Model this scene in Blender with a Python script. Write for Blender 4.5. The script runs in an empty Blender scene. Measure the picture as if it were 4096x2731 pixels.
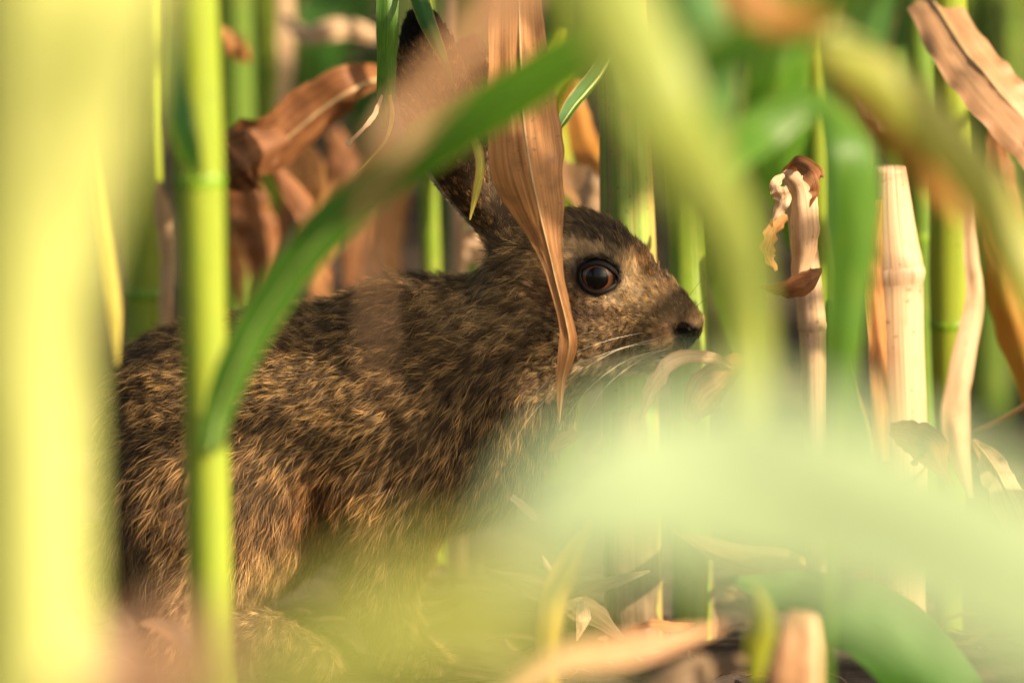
import bpy, math, random
import numpy as np
from mathutils import Vector, Matrix

# ------------------------------------------------------------------ camera, light, exposure
SC = bpy.context.scene
COL = SC.collection
R = math.radians
D0 = 5.0                       # camera to the hare
PITCH = R(8.0)
FW = 0.5                       # frame width at the hare, metres
LENS = 36.0 * D0 / FW
ZC = 0.160                     # height of the frame centre at the hare
FWD = np.array([0, math.cos(PITCH), -math.sin(PITCH)])
UPV = np.array([0, math.sin(PITCH), math.cos(PITCH)])
CAM = np.array([0, 0, ZC]) - FWD * D0
cd = bpy.data.cameras.new('camera'); cam = bpy.data.objects.new('camera', cd); COL.objects.link(cam)
cam.location = CAM; cam.rotation_euler = (math.pi / 2 - PITCH, 0, 0)
cd.lens = LENS; cd.sensor_width = 36; cd.clip_start = 0.05; cd.clip_end = 600
cd.dof.use_dof = True; cd.dof.focus_distance = D0 - 0.030; cd.dof.aperture_fstop = 4.2
SC.camera = cam

SUN_DIR = Vector((0.80, -0.45, 0.50)).normalized()     # towards the sun
sd = bpy.data.lights.new('sun', 'SUN'); so = bpy.data.objects.new('sun', sd); COL.objects.link(so)
so.rotation_euler = SUN_DIR.to_track_quat('Z', 'Y').to_euler()
sd.energy = 5.0; sd.angle = R(0.6); sd.color = (1.0, 0.80, 0.55)
W = bpy.data.worlds.new('World'); SC.world = W; W.use_nodes = True
nt = W.node_tree; bg = nt.nodes['Background']
sky = nt.nodes.new('ShaderNodeTexSky'); sky.sky_type = 'NISHITA'; sky.sun_disc = False
sky.sun_elevation = math.asin(SUN_DIR.z)
sky.sun_rotation = math.atan2(SUN_DIR.x, SUN_DIR.y)
sky.altitude = 100; sky.air_density = 1.3; sky.dust_density = 4.0; sky.ozone_density = 0.6
nt.links.new(sky.outputs[0], bg.inputs[0]); bg.inputs[1].default_value = 0.085
SC.view_settings.view_transform = 'Standard'; SC.view_settings.look = 'None'
SC.view_settings.gamma = 1.0; SC.view_settings.use_curve_mapping = False
SC.view_settings.exposure = 1.15
SC.cycles.use_denoising = True
try: SC.cycles.denoiser = 'OPENIMAGEDENOISE'
except Exception: pass
SC.cycles.use_adaptive_sampling = False
SC.cycles.pixel_filter_type = 'BLACKMAN_HARRIS'; SC.cycles.filter_width = 1.15
SC.cycles.max_bounces = 8; SC.cycles.transmission_bounces = 6; SC.cycles.diffuse_bounces = 4
SC.cycles.sample_clamp_indirect = 6.0

# ------------------------------------------------------------------ helpers
def P(px, py, Y):
    """point of the vertical plane y = Y seen at a place of the 4096 x 2731 photograph"""
    u = (px - 2048) / 4096 * FW / D0; v = (1365.5 - py) / 4096 * FW / D0
    d = FWD + np.array([1, 0, 0]) * u + UPV * v
    return CAM + d * ((Y - CAM[1]) / d[1])
def mpp(Y):                    # metres per photograph pixel at depth Y
    return (D0 + Y) / D0 * FW / 4096

def crspline(pts, n):
    pts = np.asarray(pts, float)
    k = len(pts)
    ext = np.vstack([2 * pts[0] - pts[1], pts, 2 * pts[-1] - pts[-2]])
    t = np.linspace(0, k - 1, n); i = np.minimum(t.astype(int), k - 2); f = (t - i)[:, None]
    a, b, c, d = ext[i], ext[i + 1], ext[i + 2], ext[i + 3]
    return 0.5 * ((2 * b) + (c - a) * f + (2 * a - 5 * b + 4 * c - d) * f ** 2 + (3 * b - a - 3 * c + d) * f ** 3)

def unit(v):
    return v / np.maximum(np.linalg.norm(v, axis=-1, keepdims=True), 1e-9)

def tag(o, label=None, cat=None, group=None, kind=None):
    if label: o['label'] = label
    if cat: o['category'] = cat
    if group: o['group'] = group
    if kind: o['kind'] = kind
    return o

def empty(name, loc, label, cat, group=None):
    o = bpy.data.objects.new(name, None); COL.objects.link(o); o.location = loc
    o.empty_display_size = 0.02
    return tag(o, label, cat, group)

def mesh_obj(name, V, F, mat, parent=None, uv=None, smooth=True):
    me = bpy.data.meshes.new(name)
    V = np.asarray(V, float)
    me.from_pydata(V.tolist(), [], [tuple(int(q) for q in f) for f in F])
    if uv is not None:
        l = me.uv_layers.new(name='UVMap')
        idx = np.empty(len(me.loops), int); me.loops.foreach_get('vertex_index', idx)
        l.data.foreach_set('uv', np.asarray(uv, np.float32)[idx].ravel())
    if smooth: me.polygons.foreach_set('use_smooth', [True] * len(me.polygons))
    me.materials.append(mat)
    me.update()
    o = bpy.data.objects.new(name, me); COL.objects.link(o)
    if parent is not None:
        o.parent = parent
        if parent.type == 'EMPTY': o.matrix_parent_inverse = Matrix.Translation(-parent.location)
    return o
def grid_faces(n, m, closed=False):
    F = []
    for i in range(n - 1):
        for j in range(m if closed else m - 1):
            j2 = (j + 1) % m
            F.append((i * m + j, i * m + j2, (i + 1) * m + j2, (i + 1) * m + j))
    return F

def frames(C, side_hint):
    T = unit(np.gradient(C, axis=0))
    S = unit(np.cross(T, side_hint))
    N = np.cross(S, T)
    return T, S, N

# ------------------------------------------------------------------ materials
def newmat(name):
    m = bpy.data.materials.new(name); m.use_nodes = True
    n = m.node_tree.nodes; n.clear()
    return m, n, m.node_tree.links
def ramp(n, stops, interp='LINEAR'):
    r = n.new('ShaderNodeValToRGB'); r.color_ramp.interpolation = interp
    e = r.color_ramp.elements
    while len(e) < len(stops): e.new(0.5)
    for q, (p, c) in zip(e, stops):
        q.position = p; q.color = (c[0], c[1], c[2], 1)
    return r

def fibre_mat(name, c_lo, c_mid, c_hi, trans=0.4, rough=0.42, su=38.0, sv=2.5, edge=None, edge_w=0.1,
              blot=None, blot_amt=0.3, bump=0.35, spec=0.5, tcol=None, hue_rand=0.12, speck=0.0):
    """leaf or stalk tissue: fine parallel veins along v, blotches, coloured margins"""
    m, n, L = newmat(name)
    tc = n.new('ShaderNodeUVMap'); tc.uv_map = 'UVMap'
    oi = n.new('ShaderNodeObjectInfo')
    mp = n.new('ShaderNodeMapping'); mp.inputs['Scale'].default_value = (su, sv, 1)
    L.new(tc.outputs[0], mp.inputs[0])
    off = n.new('ShaderNodeCombineXYZ'); ml = n.new('ShaderNodeMath'); ml.operation = 'MULTIPLY'; ml.inputs[1].default_value = 37.0
    L.new(oi.outputs['Random'], ml.inputs[0]); L.new(ml.outputs[0], off.inputs[2]); L.new(ml.outputs[0], off.inputs[1])
    L.new(off.outputs[0], mp.inputs['Location'])
    ns = n.new('ShaderNodeTexNoise'); ns.inputs['Scale'].default_value = 1.0; ns.inputs['Detail'].default_value = 4; ns.inputs['Roughness'].default_value = 0.65
    L.new(mp.outputs[0], ns.inputs[0])
    r = ramp(n, [(0.30, c_lo), (0.52, c_mid), (0.74, c_hi)])
    L.new(ns.outputs[0], r.inputs[0])
    col = r.outputs[0]
    # broad blotches
    mp2 = n.new('ShaderNodeMapping'); mp2.inputs['Scale'].default_value = (2.2, 3.2, 1)
    L.new(tc.outputs[0], mp2.inputs[0]); L.new(off.outputs[0], mp2.inputs['Location'])
    n2 = n.new('ShaderNodeTexNoise'); n2.inputs['Scale'].default_value = 1.6; n2.inputs['Detail'].default_value = 5
    L.new(mp2.outputs[0], n2.inputs[0])
    if blot is not None:
        r2 = ramp(n, [(0.50, (0, 0, 0)), (0.68, (1, 1, 1))]); L.new(n2.outputs[0], r2.inputs[0])
        mm = n.new('ShaderNodeMath'); mm.operation = 'MULTIPLY'; mm.inputs[1].default_value = blot_amt
        L.new(r2.outputs[0], mm.inputs[0])
        mx = n.new('ShaderNodeMixRGB'); mx.inputs[2].default_value = (*blot, 1)
        L.new(mm.outputs[0], mx.inputs[0]); L.new(col, mx.inputs[1]); col = mx.outputs[0]
    if edge is not None:
        sp = n.new('ShaderNodeSeparateXYZ'); L.new(tc.outputs[0], sp.inputs[0])
        a = n.new('ShaderNodeMath'); a.operation = 'SUBTRACT'; a.inputs[1].default_value = 0.5; L.new(sp.outputs[0], a.inputs[0])
        b = n.new('ShaderNodeMath'); b.operation = 'ABSOLUTE'; L.new(a.outputs[0], b.inputs[0])
        c = n.new('ShaderNodeMath'); c.operation = 'MULTIPLY_ADD'; c.inputs[1].default_value = 0.16; L.new(n2.outputs[0], c.inputs[0]); L.new(b.outputs[0], c.inputs[2])
        r3 = ramp(n, [(0.56 - edge_w, (0, 0, 0)), (0.60 - edge_w * 0.5, (1, 1, 1))]); L.new(c.outputs[0], r3.inputs[0])
        mx = n.new('ShaderNodeMixRGB'); mx.inputs[2].default_value = (*edge, 1)
        L.new(r3.outputs[0], mx.inputs[0]); L.new(col, mx.inputs[1]); col = mx.outputs[0]
    if speck > 0:
        n5 = n.new('ShaderNodeTexNoise'); n5.inputs['Scale'].default_value = 1; n5.inputs['Detail'].default_value = 2
        mp5 = n.new('ShaderNodeMapping'); mp5.inputs['Scale'].default_value = (9, 26, 1); L.new(tc.outputs[0], mp5.inputs[0]); L.new(off.outputs[0], mp5.inputs['Location']); L.new(mp5.outputs[0], n5.inputs[0])
        r5 = ramp(n, [(.66, (0, 0, 0)), (.72, (1, 1, 1))]); L.new(n5.outputs[0], r5.inputs[0])
        m5 = n.new('ShaderNodeMath'); m5.operation = 'MULTIPLY'; m5.inputs[1].default_value = speck; L.new(r5.outputs[0], m5.inputs[0])
        x5 = n.new('ShaderNodeMixRGB'); x5.inputs[2].default_value = (.13, .07, .03, 1); L.new(m5.outputs[0], x5.inputs[0]); L.new(col, x5.inputs[1]); col = x5.outputs[0]
    # each individual a little lighter or darker
    hs = n.new('ShaderNodeHueSaturation')
    v = n.new('ShaderNodeMapRange'); v.inputs[3].default_value = 1 - hue_rand; v.inputs[4].default_value = 1 + hue_rand
    L.new(oi.outputs['Random'], v.inputs[0]); L.new(v.outputs[0], hs.inputs['Value']); L.new(col, hs.inputs['Color']); col = hs.outputs[0]
    pb = n.new('ShaderNodeBsdfPrincipled'); pb.inputs['Roughness'].default_value = rough
    pb.inputs['Specular IOR Level'].default_value = spec
    L.new(col, pb.inputs['Base Color'])
    bp = n.new('ShaderNodeBump'); bp.inputs['Strength'].default_value = bump; bp.inputs['Distance'].default_value = 0.0006
    L.new(ns.outputs[0], bp.inputs['Height']); L.new(bp.outputs[0], pb.inputs['Normal'])
    out = n.new('ShaderNodeOutputMaterial')
    if trans > 0:
        tr = n.new('ShaderNodeBsdfTranslucent')
        if tcol:
            mt = n.new('ShaderNodeMixRGB'); mt.blend_type = 'MULTIPLY'; mt.inputs[0].default_value = 1; mt.inputs[2].default_value = (*tcol, 1)
            L.new(col, mt.inputs[1]); L.new(mt.outputs[0], tr.inputs[0])
        else: L.new(col, tr.inputs[0])
        ms = n.new('ShaderNodeMixShader'); ms.inputs[0].default_value = trans
        L.new(pb.outputs[0], ms.inputs[1]); L.new(tr.outputs[0], ms.inputs[2]); L.new(ms.outputs[0], out.inputs[0])
    else: L.new(pb.outputs[0], out.inputs[0])
    return m

M = {}
M['green'] = fibre_mat('green_leaf', (.055, .15, .012), (.09, .22, .02), (.15, .30, .035), 0.45, 0.40, tcol=(1.7, 1.5, .7), blot=(.20, .26, .03), blot_amt=.3)
M['deep'] = fibre_mat('deep_green_leaf', (.03, .10, .015), (.05, .15, .02), (.08, .20, .03), 0.35, 0.6, tcol=(1.5, 1.5, .7), edge=(.38, .30, .10), edge_w=.05)
M['pale_lime'] = fibre_mat('pale_lime_tissue', (.48, .54, .14), (.57, .62, .19), (.65, .67, .26), 0.3, 0.4, su=20, sv=.6, tcol=(1.2, 1.1, .6), blot=(.62, .56, .24), blot_amt=.5)
M['fresh'] = fibre_mat('fresh_leaf', (.32, .42, .09), (.42, .50, .12), (.50, .57, .17), 0.45, 0.4, tcol=(1.5, 1.3, .6), blot=(.40, .44, .06), blot_amt=.4)
M['mid'] = fibre_mat('mid_green_leaf', (.05, .145, .014), (.07, .185, .018), (.10, .235, .03), 0.28, 0.42, tcol=(1.4, 1.4, .7), edge=(.40, .36, .10), edge_w=.03)
M['olive'] = fibre_mat('olive_leaf', (.28, .32, .06), (.36, .40, .08), (.44, .46, .11), 0.3, 0.42, tcol=(1.3, 1.1, .6), blot=(.40, .30, .09), blot_amt=.4)
M['dull'] = fibre_mat('dull_leaf', (.13, .085, .045), (.22, .15, .085), (.33, .24, .15), 0.2, 0.6, su=22, sv=1.6, tcol=(1.2, .9, .6), blot=(.12, .07, .04), blot_amt=.6, bump=.9, spec=.25, speck=.5)
M['tan'] = fibre_mat('tan_leaf', (.36, .19, .09), (.48, .27, .14), (.60, .38, .21), 0.25, 0.55, su=20, sv=1.5, tcol=(1.2, .95, .7), blot=(.30, .16, .08), blot_amt=.5)
M['gold'] = fibre_mat('golden_leaf', (.52, .34, .05), (.64, .46, .09), (.72, .58, .18), 0.45, 0.4, tcol=(1.3, 1.0, .6), blot=(.45, .45, .08), blot_amt=.5, edge=(.60, .34, .12), edge_w=.08)
M['lime2'] = fibre_mat('yellowing_leaf', (.36, .43, .05), (.47, .52, .08), (.56, .59, .13), 0.45, 0.4, tcol=(1.3, 1.1, .6), blot=(.55, .38, .08), blot_amt=.5)
M['shade'] = fibre_mat('plain_deep_leaf', (.035, .11, .012), (.05, .15, .016), (.08, .20, .03), 0.3, 0.6, tcol=(1.4, 1.4, .7), spec=.25)  # deep green leaf tissue with no pale margin
M['mint'] = fibre_mat('pale_green_leaf', (.39, .52, .27), (.46, .59, .33), (.53, .65, .39), 0.32, 0.34, tcol=(1.4, 1.3, .7), spec=.7)
M['lime'] = fibre_mat('yellow_green_leaf', (.26, .33, .02), (.38, .42, .03), (.50, .52, .07), 0.45, 0.4, tcol=(1.4, 1.2, .6), blot=(.55, .50, .06), blot_amt=.5)
M['yellow'] = fibre_mat('yellow_leaf', (.46, .43, .06), (.60, .54, .10), (.70, .64, .20), 0.45, 0.4, tcol=(1.3, 1.1, .6), blot=(.32, .36, .04), blot_amt=.5, edge=(.62, .36, .10), edge_w=.12, speck=0.5)
M['orange'] = fibre_mat('orange_leaf', (.30, .11, .02), (.46, .20, .035), (.58, .30, .07), 0.4, 0.5, tcol=(1.3, 1.0, .7), blot=(.42, .32, .05), blot_amt=.5)
M['dry'] = fibre_mat('dry_leaf', (.29, .120, .034), (.47, .22, .072), (.60, .31, .115), 0.30, 0.55, su=26, sv=1.6, tcol=(1.3, .95, .7), blot=(.20, .085, .035), blot_amt=.55, bump=.8, spec=.35, speck=0.55)
M['brown'] = fibre_mat('brown_leaf', (.12, .045, .016), (.25, .10, .035), (.38, .18, .08), 0.22, 0.6, su=22, sv=1.6, tcol=(1.3, .9, .6), blot=(.10, .04, .018), blot_amt=.6, bump=.9, spec=.3, speck=0.5)
M['pale'] = fibre_mat('pale_dry_leaf', (.48, .30, .17), (.64, .44, .27), (.74, .56, .38), 0.30, 0.5, su=24, sv=1.5, tcol=(1.2, .95, .7), blot=(.40, .22, .11), blot_amt=.5, bump=.6, spec=.35, speck=0.5)
M['stalk'] = fibre_mat('green_stalk', (.16, .27, .02), (.24, .36, .03), (.33, .44, .06), 0.12, 0.38, su=30, sv=.7, blot=(.40, .38, .07), blot_amt=.45, tcol=(1.3, 1.2, .6), speck=0.5)
M['stalk_lime'] = fibre_mat('lime_stalk', (.20, .29, .022), (.28, .355, .032), (.36, .42, .052), 0.15, 0.36, su=24, sv=.6, blot=(.24, .35, .04), blot_amt=.6, tcol=(1.3, 1.2, .6), speck=0.35)
M['stalk_dark'] = fibre_mat('dark_stalk', (.07, .14, .012), (.11, .20, .02), (.17, .26, .03), 0.08, 0.42, su=30, sv=.7, blot=(.26, .24, .05), blot_amt=.4, speck=0.4)
M['stalk_streak'] = fibre_mat('streaked_stalk', (.13, .23, .03), (.23, .33, .055), (.40, .37, .12), 0.1, 0.42, su=44, sv=.5, edge=(.40, .27, .09), edge_w=.16, blot=(.42, .30, .10), blot_amt=.6, bump=.6, speck=0.6)
M['stalk_dry'] = fibre_mat('dry_stalk', (.50, .28, .14), (.68, .46, .27), (.78, .62, .44), 0.12, 0.45, su=26, sv=.5, blot=(.52, .32, .17), blot_amt=.5, bump=.7, speck=0.5)
M['node'] = fibre_mat('stalk_joint', (.10, .20, .01), (.18, .32, .015), (.30, .42, .03), 0.08, 0.4, su=30, sv=2)
M['node_dry'] = fibre_mat('dry_joint', (.34, .20, .10), (.52, .34, .19), (.62, .44, .28), 0.0, 0.6, su=30, sv=2)
M['rib'] = fibre_mat('leaf_rib', (.34, .42, .10), (.45, .52, .16), (.55, .60, .24), 0.3, 0.4, su=10, sv=2, bump=.2)
M['rib_dry'] = fibre_mat('dry_rib', (.42, .25, .10), (.56, .38, .18), (.66, .48, .28), 0.2, 0.5, su=10, sv=2, bump=.3)

def soil_mat():
    m, n, L = newmat('soil')
    tc = n.new('ShaderNodeTexCoord')
    a = n.new('ShaderNodeTexNoise'); a.inputs['Scale'].default_value = 28; a.inputs['Detail'].default_value = 9; a.inputs['Roughness'].default_value = .7
    b = n.new('ShaderNodeTexNoise'); b.inputs['Scale'].default_value = 3; b.inputs['Detail'].default_value = 4
    c = n.new('ShaderNodeTexVoronoi'); c.inputs['Scale'].default_value = 160
    for q in (a, b, c): L.new(tc.outputs['Object'], q.inputs['Vector'])
    r = ramp(n, [(.3, (.035, .026, .022)), (.5, (.075, .055, .044)), (.72, (.15, .115, .09))]); L.new(a.outputs[0], r.inputs[0])
    r2 = ramp(n, [(.4, (.7, .7, .72)), (.65, (1.3, 1.2, 1.05))]); L.new(b.outputs[0], r2.inputs[0])
    mx = n.new('ShaderNodeMixRGB'); mx.blend_type = 'MULTIPLY'; mx.inputs[0].default_value = 1
    L.new(r.outputs[0], mx.inputs[1]); L.new(r2.outputs[0], mx.inputs[2])
    pb = n.new('ShaderNodeBsdfPrincipled'); pb.inputs['Roughness'].default_value = .92; pb.inputs['Specular IOR Level'].default_value = .15
    L.new(mx.outputs[0], pb.inputs['Base Color'])
    bp = n.new('ShaderNodeBump'); bp.inputs['Strength'].default_value = .8; bp.inputs['Distance'].default_value = .004
    L.new(a.outputs[0], bp.inputs['Height'])
    b2 = n.new('ShaderNodeBump'); b2.inputs['Strength'].default_value = .4; b2.inputs['Distance'].default_value = .001
    L.new(c.outputs[0], b2.inputs['Height']); L.new(bp.outputs[0], b2.inputs['Normal']); L.new(b2.outputs[0], pb.inputs['Normal'])
    o = n.new('ShaderNodeOutputMaterial'); L.new(pb.outputs[0], o.inputs[0])
    return m
M['soil'] = soil_mat()

# ------------------------------------------------------------------ numpy value noise
_rs = np.random.RandomState(5)
_PERM = _rs.rand(64, 64, 64)
def vnoise(p):
    p = np.asarray(p, float); i = np.floor(p).astype(int); f = p - i; f = f * f * (3 - 2 * f)
    out = 0
    for dx in (0, 1):
        for dy in (0, 1):
            for dz in (0, 1):
                w = (f[..., 0] if dx else 1 - f[..., 0]) * (f[..., 1] if dy else 1 - f[..., 1]) * (f[..., 2] if dz else 1 - f[..., 2])
                out = out + w * _PERM[(i[..., 0] + dx) % 64, (i[..., 1] + dy) % 64, (i[..., 2] + dz) % 64]
    return out * 2 - 1
def fbm(p, o=4):
    s = 0; a = 1; q = np.asarray(p, float)
    for k in range(o): s = s + a * vnoise(q + 11.3 * k); a *= .5; q = q * 2.03
    return s

# ------------------------------------------------------------------ the ground
def ground_h(x, y):
    p = np.stack([x * 7, y * 7, np.zeros_like(x)], -1)
    q = np.stack([x * 32, y * 32, np.ones_like(x) * 3], -1)
    g = 0.016 * fbm(p, 3) + 0.005 * np.maximum(fbm(q, 3), -.2)
    near = np.exp(-((x + .1) / .35) ** 2 - (y / .22) ** 2)
    return g * (1 - .75 * near) - 0.004
def build_ground():
    def axis(n, lo, hi, c):
        core = np.linspace(lo, hi, n)
        k = np.arange(1, 26); st = (core[1] - core[0]) * np.cumsum(1.42 ** k)
        return np.concatenate([(lo - st)[::-1], core, hi + st])
    xs = axis(240, -.9, .9, 0); ys = axis(420, -2.2, 3.6, 0)
    X, Y = np.meshgrid(xs, ys, indexing='ij')
    Z = ground_h(X, Y)
    far = np.clip((np.hypot(X, Y) - 4) / 4, 0, 1); Z = Z * (1 - far)
    V = np.stack([X, Y, Z], -1).reshape(-1, 3)
    o = mesh_obj('soil', V, grid_faces(len(xs), len(ys)), M['soil'])
    tag(o, 'dark crumbly field soil between the maize rows', None, None, 'structure')
build_ground()

# ------------------------------------------------------------------ leaves and stalks
def blade(name, C, Wd, roll, mat, parent=None, n=44, m=9, fold=0.25, wave=0.0, wfreq=5.0, hint=(0, 1, 0), ribmat=None, seed=0, ragged=0.0, curl=0.0, ribw=0.0012):
    """leaf blade along centreline C with full widths Wd, roll about the axis (radians), V-fold, waved margins"""
    rs = np.random.RandomState(seed + 17)
    C = crspline(C, n)
    isdry = mat.name in ('dry_leaf', 'brown_leaf', 'pale_dry_leaf', 'orange_leaf', 'dull_leaf')
    if isdry and not ragged: ragged = .10
    crump = .08 if isdry else .05
    tt = np.linspace(0, 1, n)
    Wd = np.interp(tt, np.linspace(0, 1, len(Wd)), Wd) if len(Wd) < 3 else crspline(np.asarray(Wd, float)[:, None], n)[:, 0]
    Wd = np.maximum(Wd, 0.0004)
    roll = np.interp(tt, np.linspace(0, 1, len(roll)), roll)
    T, S0, N0 = frames(C, np.asarray(hint, float))
    S = np.cos(roll)[:, None] * S0 + np.sin(roll)[:, None] * N0
    N = np.cross(S, T)
    V = np.zeros((n, m, 3)); UV = np.zeros((n, m, 2))
    us = np.linspace(-1, 1, m)
    ph = rs.rand(2) * 6
    Ltot = np.linalg.norm(np.diff(C, axis=0), axis=1).sum()
    for j, u in enumerate(us):
        ph_j = ph[0] if u < 0 else ph[1]
        w = Wd / 2 * u
        rag = 1 + ragged * fbm(np.stack([tt * 14 + (7 if u > 0 else 0), np.zeros(n), np.full(n, seed * 3.1)], -1), 3) * abs(u)
        ang = curl * u
        wx = np.sin(ang) / curl * Wd / 2 if curl else w
        wz = (1 - np.cos(ang)) / curl * Wd / 2 if curl else 0 * w
        h = fold * np.abs(w) + wz + wave * Wd * (abs(u) ** 1.5) * np.sin(tt * wfreq * 6.28 + ph_j) + \
            crump * Wd * fbm(np.stack([tt * 6, np.full(n, u * 1.5), np.full(n, seed * 1.7)], -1), 3)
        V[:, j] = C + S * (wx * rag)[:, None] + N * h[:, None]
        UV[:, j] = np.stack([np.full(n, (u + 1) / 2), tt * Ltot * 12], -1)
    o = mesh_obj(name, V.reshape(-1, 3), grid_faces(n, m), mat, parent, UV.reshape(-1, 2))
    if ribmat is not None:
        ns = 6; th = np.linspace(0, 2 * math.pi, ns, endpoint=False)
        rr = np.maximum(ribw * (1 - .8 * tt) * np.clip(Wd / Wd.max() * 2, .1, 1), .00025)
        RV = V[:, m // 2][:, None] + (S[:, None] * np.cos(th)[None, :, None] + N[:, None] * np.sin(th)[None, :, None]) * rr[:, None, None]
        ruv = np.stack(np.broadcast_arrays(th[None, :] / 6.28, (tt * Ltot * 12)[:, None]), -1)
        mesh_obj('midrib', RV.reshape(-1, 3), grid_faces(n, ns, True), ribmat, o, ruv.reshape(-1, 2))
    return o

def tube(name, C, rad, mat, parent=None, n=60, m=20, flat=1.0, ridges=0.0, caps=True):
    C = crspline(C, n)
    tt = np.linspace(0, 1, n)
    rad = np.interp(tt, np.linspace(0, 1, len(rad)), rad)
    T, S, N = frames(C, np.array([0.02, 1, 0.01]))
    th = np.linspace(0, 2 * math.pi, m, endpoint=False)
    rr = rad[:, None] * (1 + ridges * np.cos(th * (m // 2))[None, :])
    V = C[:, None] + S[:, None] * (np.cos(th) * rr)[..., None] + N[:, None] * (np.sin(th) * rr * flat)[..., None]
    Ltot = np.linalg.norm(np.diff(C, axis=0), axis=1).sum()
    thu = np.abs(((th / (2 * math.pi) * 2) % 2) - 1)
    uv = np.stack(np.broadcast_arrays((thu * 1.0)[None, :], (tt * Ltot * 12)[:, None]), -1)
    V = V.reshape(-1, 3); F = grid_faces(n, m, True)
    uv = uv.reshape(-1, 2)
    if caps:
        F.append(tuple(range(m))[::-1]); F.append(tuple((n - 1) * m + j for j in range(m)))
    return mesh_obj(name, V, F, mat, parent, uv)

def stem(parent, pts, rads, mat, nodes=(), nodemat=None, m=22, n=70, flat=.9):
    """a stalk with its joints: nodes are fractions along it"""
    C = crspline(pts, 200); tt = np.linspace(0, 1, 200)
    rr = np.interp(tt, np.linspace(0, 1, len(rads)), rads)
    # the stalk swells a little above every joint
    rs = rr.copy()
    for q in nodes:
        rs *= 1 + .05 * np.exp(-((tt - q - .02) / .02) ** 2) 
    o = tube('stalk', C[::3], rs[::3], mat, parent, n=n, m=m, flat=flat, ridges=.008)
    for q in nodes:
        i = int(np.clip(q * 199, 3, 196)); r0 = rr[i]
        T = unit(C[i + 2] - C[i - 2]); h = r0 * .42
        pp = [C[i] + T * k * h for k in (-1, -.5, 0, .5, 1)]
        tube('node', pp, [r0 * .97, r0 * 1.04, r0 * 1.075, r0 * 1.04, r0 * .97], nodemat or M['node'], parent, n=9, m=m, flat=flat, caps=False)
    return o

def px_blade(name, pts, widths, mat, parent=None, roll=(0.0,), label=None, cat=None, group=None, **kw):
    """a leaf whose centreline is given as (px, py, Y) and widths in photo pixels"""
    C = [P(*p) for p in pts]
    Ym = np.interp(np.linspace(0, 1, len(widths)), np.linspace(0, 1, len(pts)), [p[2] for p in pts])
    Wd = [w * mpp(y) for w, y in zip(widths, Ym)]
    o = blade(name, C, Wd, [r for r in roll], mat, parent, **kw)
    if label: tag(o, label, cat or 'leaf', group)
    return o

def px_plant(label, pts, widths, mat, nodes=(), nodemat=None, name='maize_plant', cat='maize plant', group=None, top=1.3, toground=True, flat=.9, grow=True, **kw):
    """a maize plant whose stalk is given as (px, py, Y) from low to high; it is carried on down to the soil and up"""
    C = [P(*p) for p in pts]; R_ = [w / 2 * mpp(p[2]) for w, p in zip(widths, pts)]
    if toground and C[0][2] > 0.0:
        d = C[0] - C[1]; d = d / abs(d[2]) * (C[0][2] + .02) ; d[:2] *= .5
        C = [C[0] + d] + C; R_ = [R_[0] * 1.05] + R_
    if grow and C[-1][2] < top:
        d = C[-1] - C[-2]; d = d / abs(d[2]) * (top - C[-1][2])
        C = C + [C[-1] + d * .5, C[-1] + d]; R_ = R_ + [R_[-1] * .93, R_[-1] * .8]
    # resample by arc length so that fractions mean heights
    C = crspline(C, 160); s = np.r_[0, np.cumsum(np.linalg.norm(np.diff(C, axis=0), axis=1))]
    Rr = np.interp(np.linspace(0, 1, 160), np.linspace(0, 1, len(R_)), R_)
    g = np.linspace(0, s[-1], 40)
    C2 = np.stack([np.interp(g, s, C[:, k]) for k in range(3)], -1); R2 = np.interp(g, s, Rr)
    root = empty(name, (C2[0][0], C2[0][1], 0), label, cat, group)
    fr = []
    for py in nodes:
        j = np.argmin([abs(py_of(c) - py) for c in C]); fr.append(s[j] / s[-1])
    kk = .33
    while grow and kk < top:        # joints above the frame
        zt = P(2048, 0, C2[20][1])[2] + kk * .55
        j = np.argmin(abs(C[:, 2] - zt)); fr.append(s[j] / s[-1]) if C[-1][2] > zt + .05 else None
        kk += .3
    stem(root, C2, R2, mat, fr, nodemat, flat=flat, **kw)
    return root, C2, R2
def py_of(w):
    d = np.asarray(w) - CAM; z = d @ FWD
    return 1365.5 - (d @ UPV) / z * D0 / FW * 4096
def px_of(w):
    d = np.asarray(w) - CAM; z = d @ FWD
    return 2048 + d[0] / z * D0 / FW * 4096

def arch_leaf(root, base, az, length, width, mat, rise=.5, droop=1.0, rs=random, roll=0.0, rib=None, n=30, m=7, seed=0):
    """an arching maize leaf growing from a joint: out along azimuth az, up, then over"""
    out = np.array([math.cos(az), math.sin(az), 0.0]); up = np.array([0, 0, 1.0])
    pts = []
    e = R(90 - 28 * (1 - rise)); p = np.array(base, float); k = 9; st = length / k
    pts.append(p.copy())
    for i in range(k):
        p = p + (out * math.cos(e) + up * math.sin(e)) * st
        pts.append(p.copy()); e -= droop * R(150) / k * (0.5 + i / k)
    side = np.cross(out, up)
    ws = [width * .55, width * .9, width, width * .98, width * .85, width * .62, width * .32, width * .02]
    return blade('leaf', pts, ws, [roll, roll + rs.uniform(-.5, .5)], mat, root, n=n, m=m, fold=.3, wave=.05, wfreq=3, hint=np.cross(out, up) * -1 + 0 * up if False else np.cross(side, out + up * .01), ribmat=rib, seed=seed)

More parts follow.
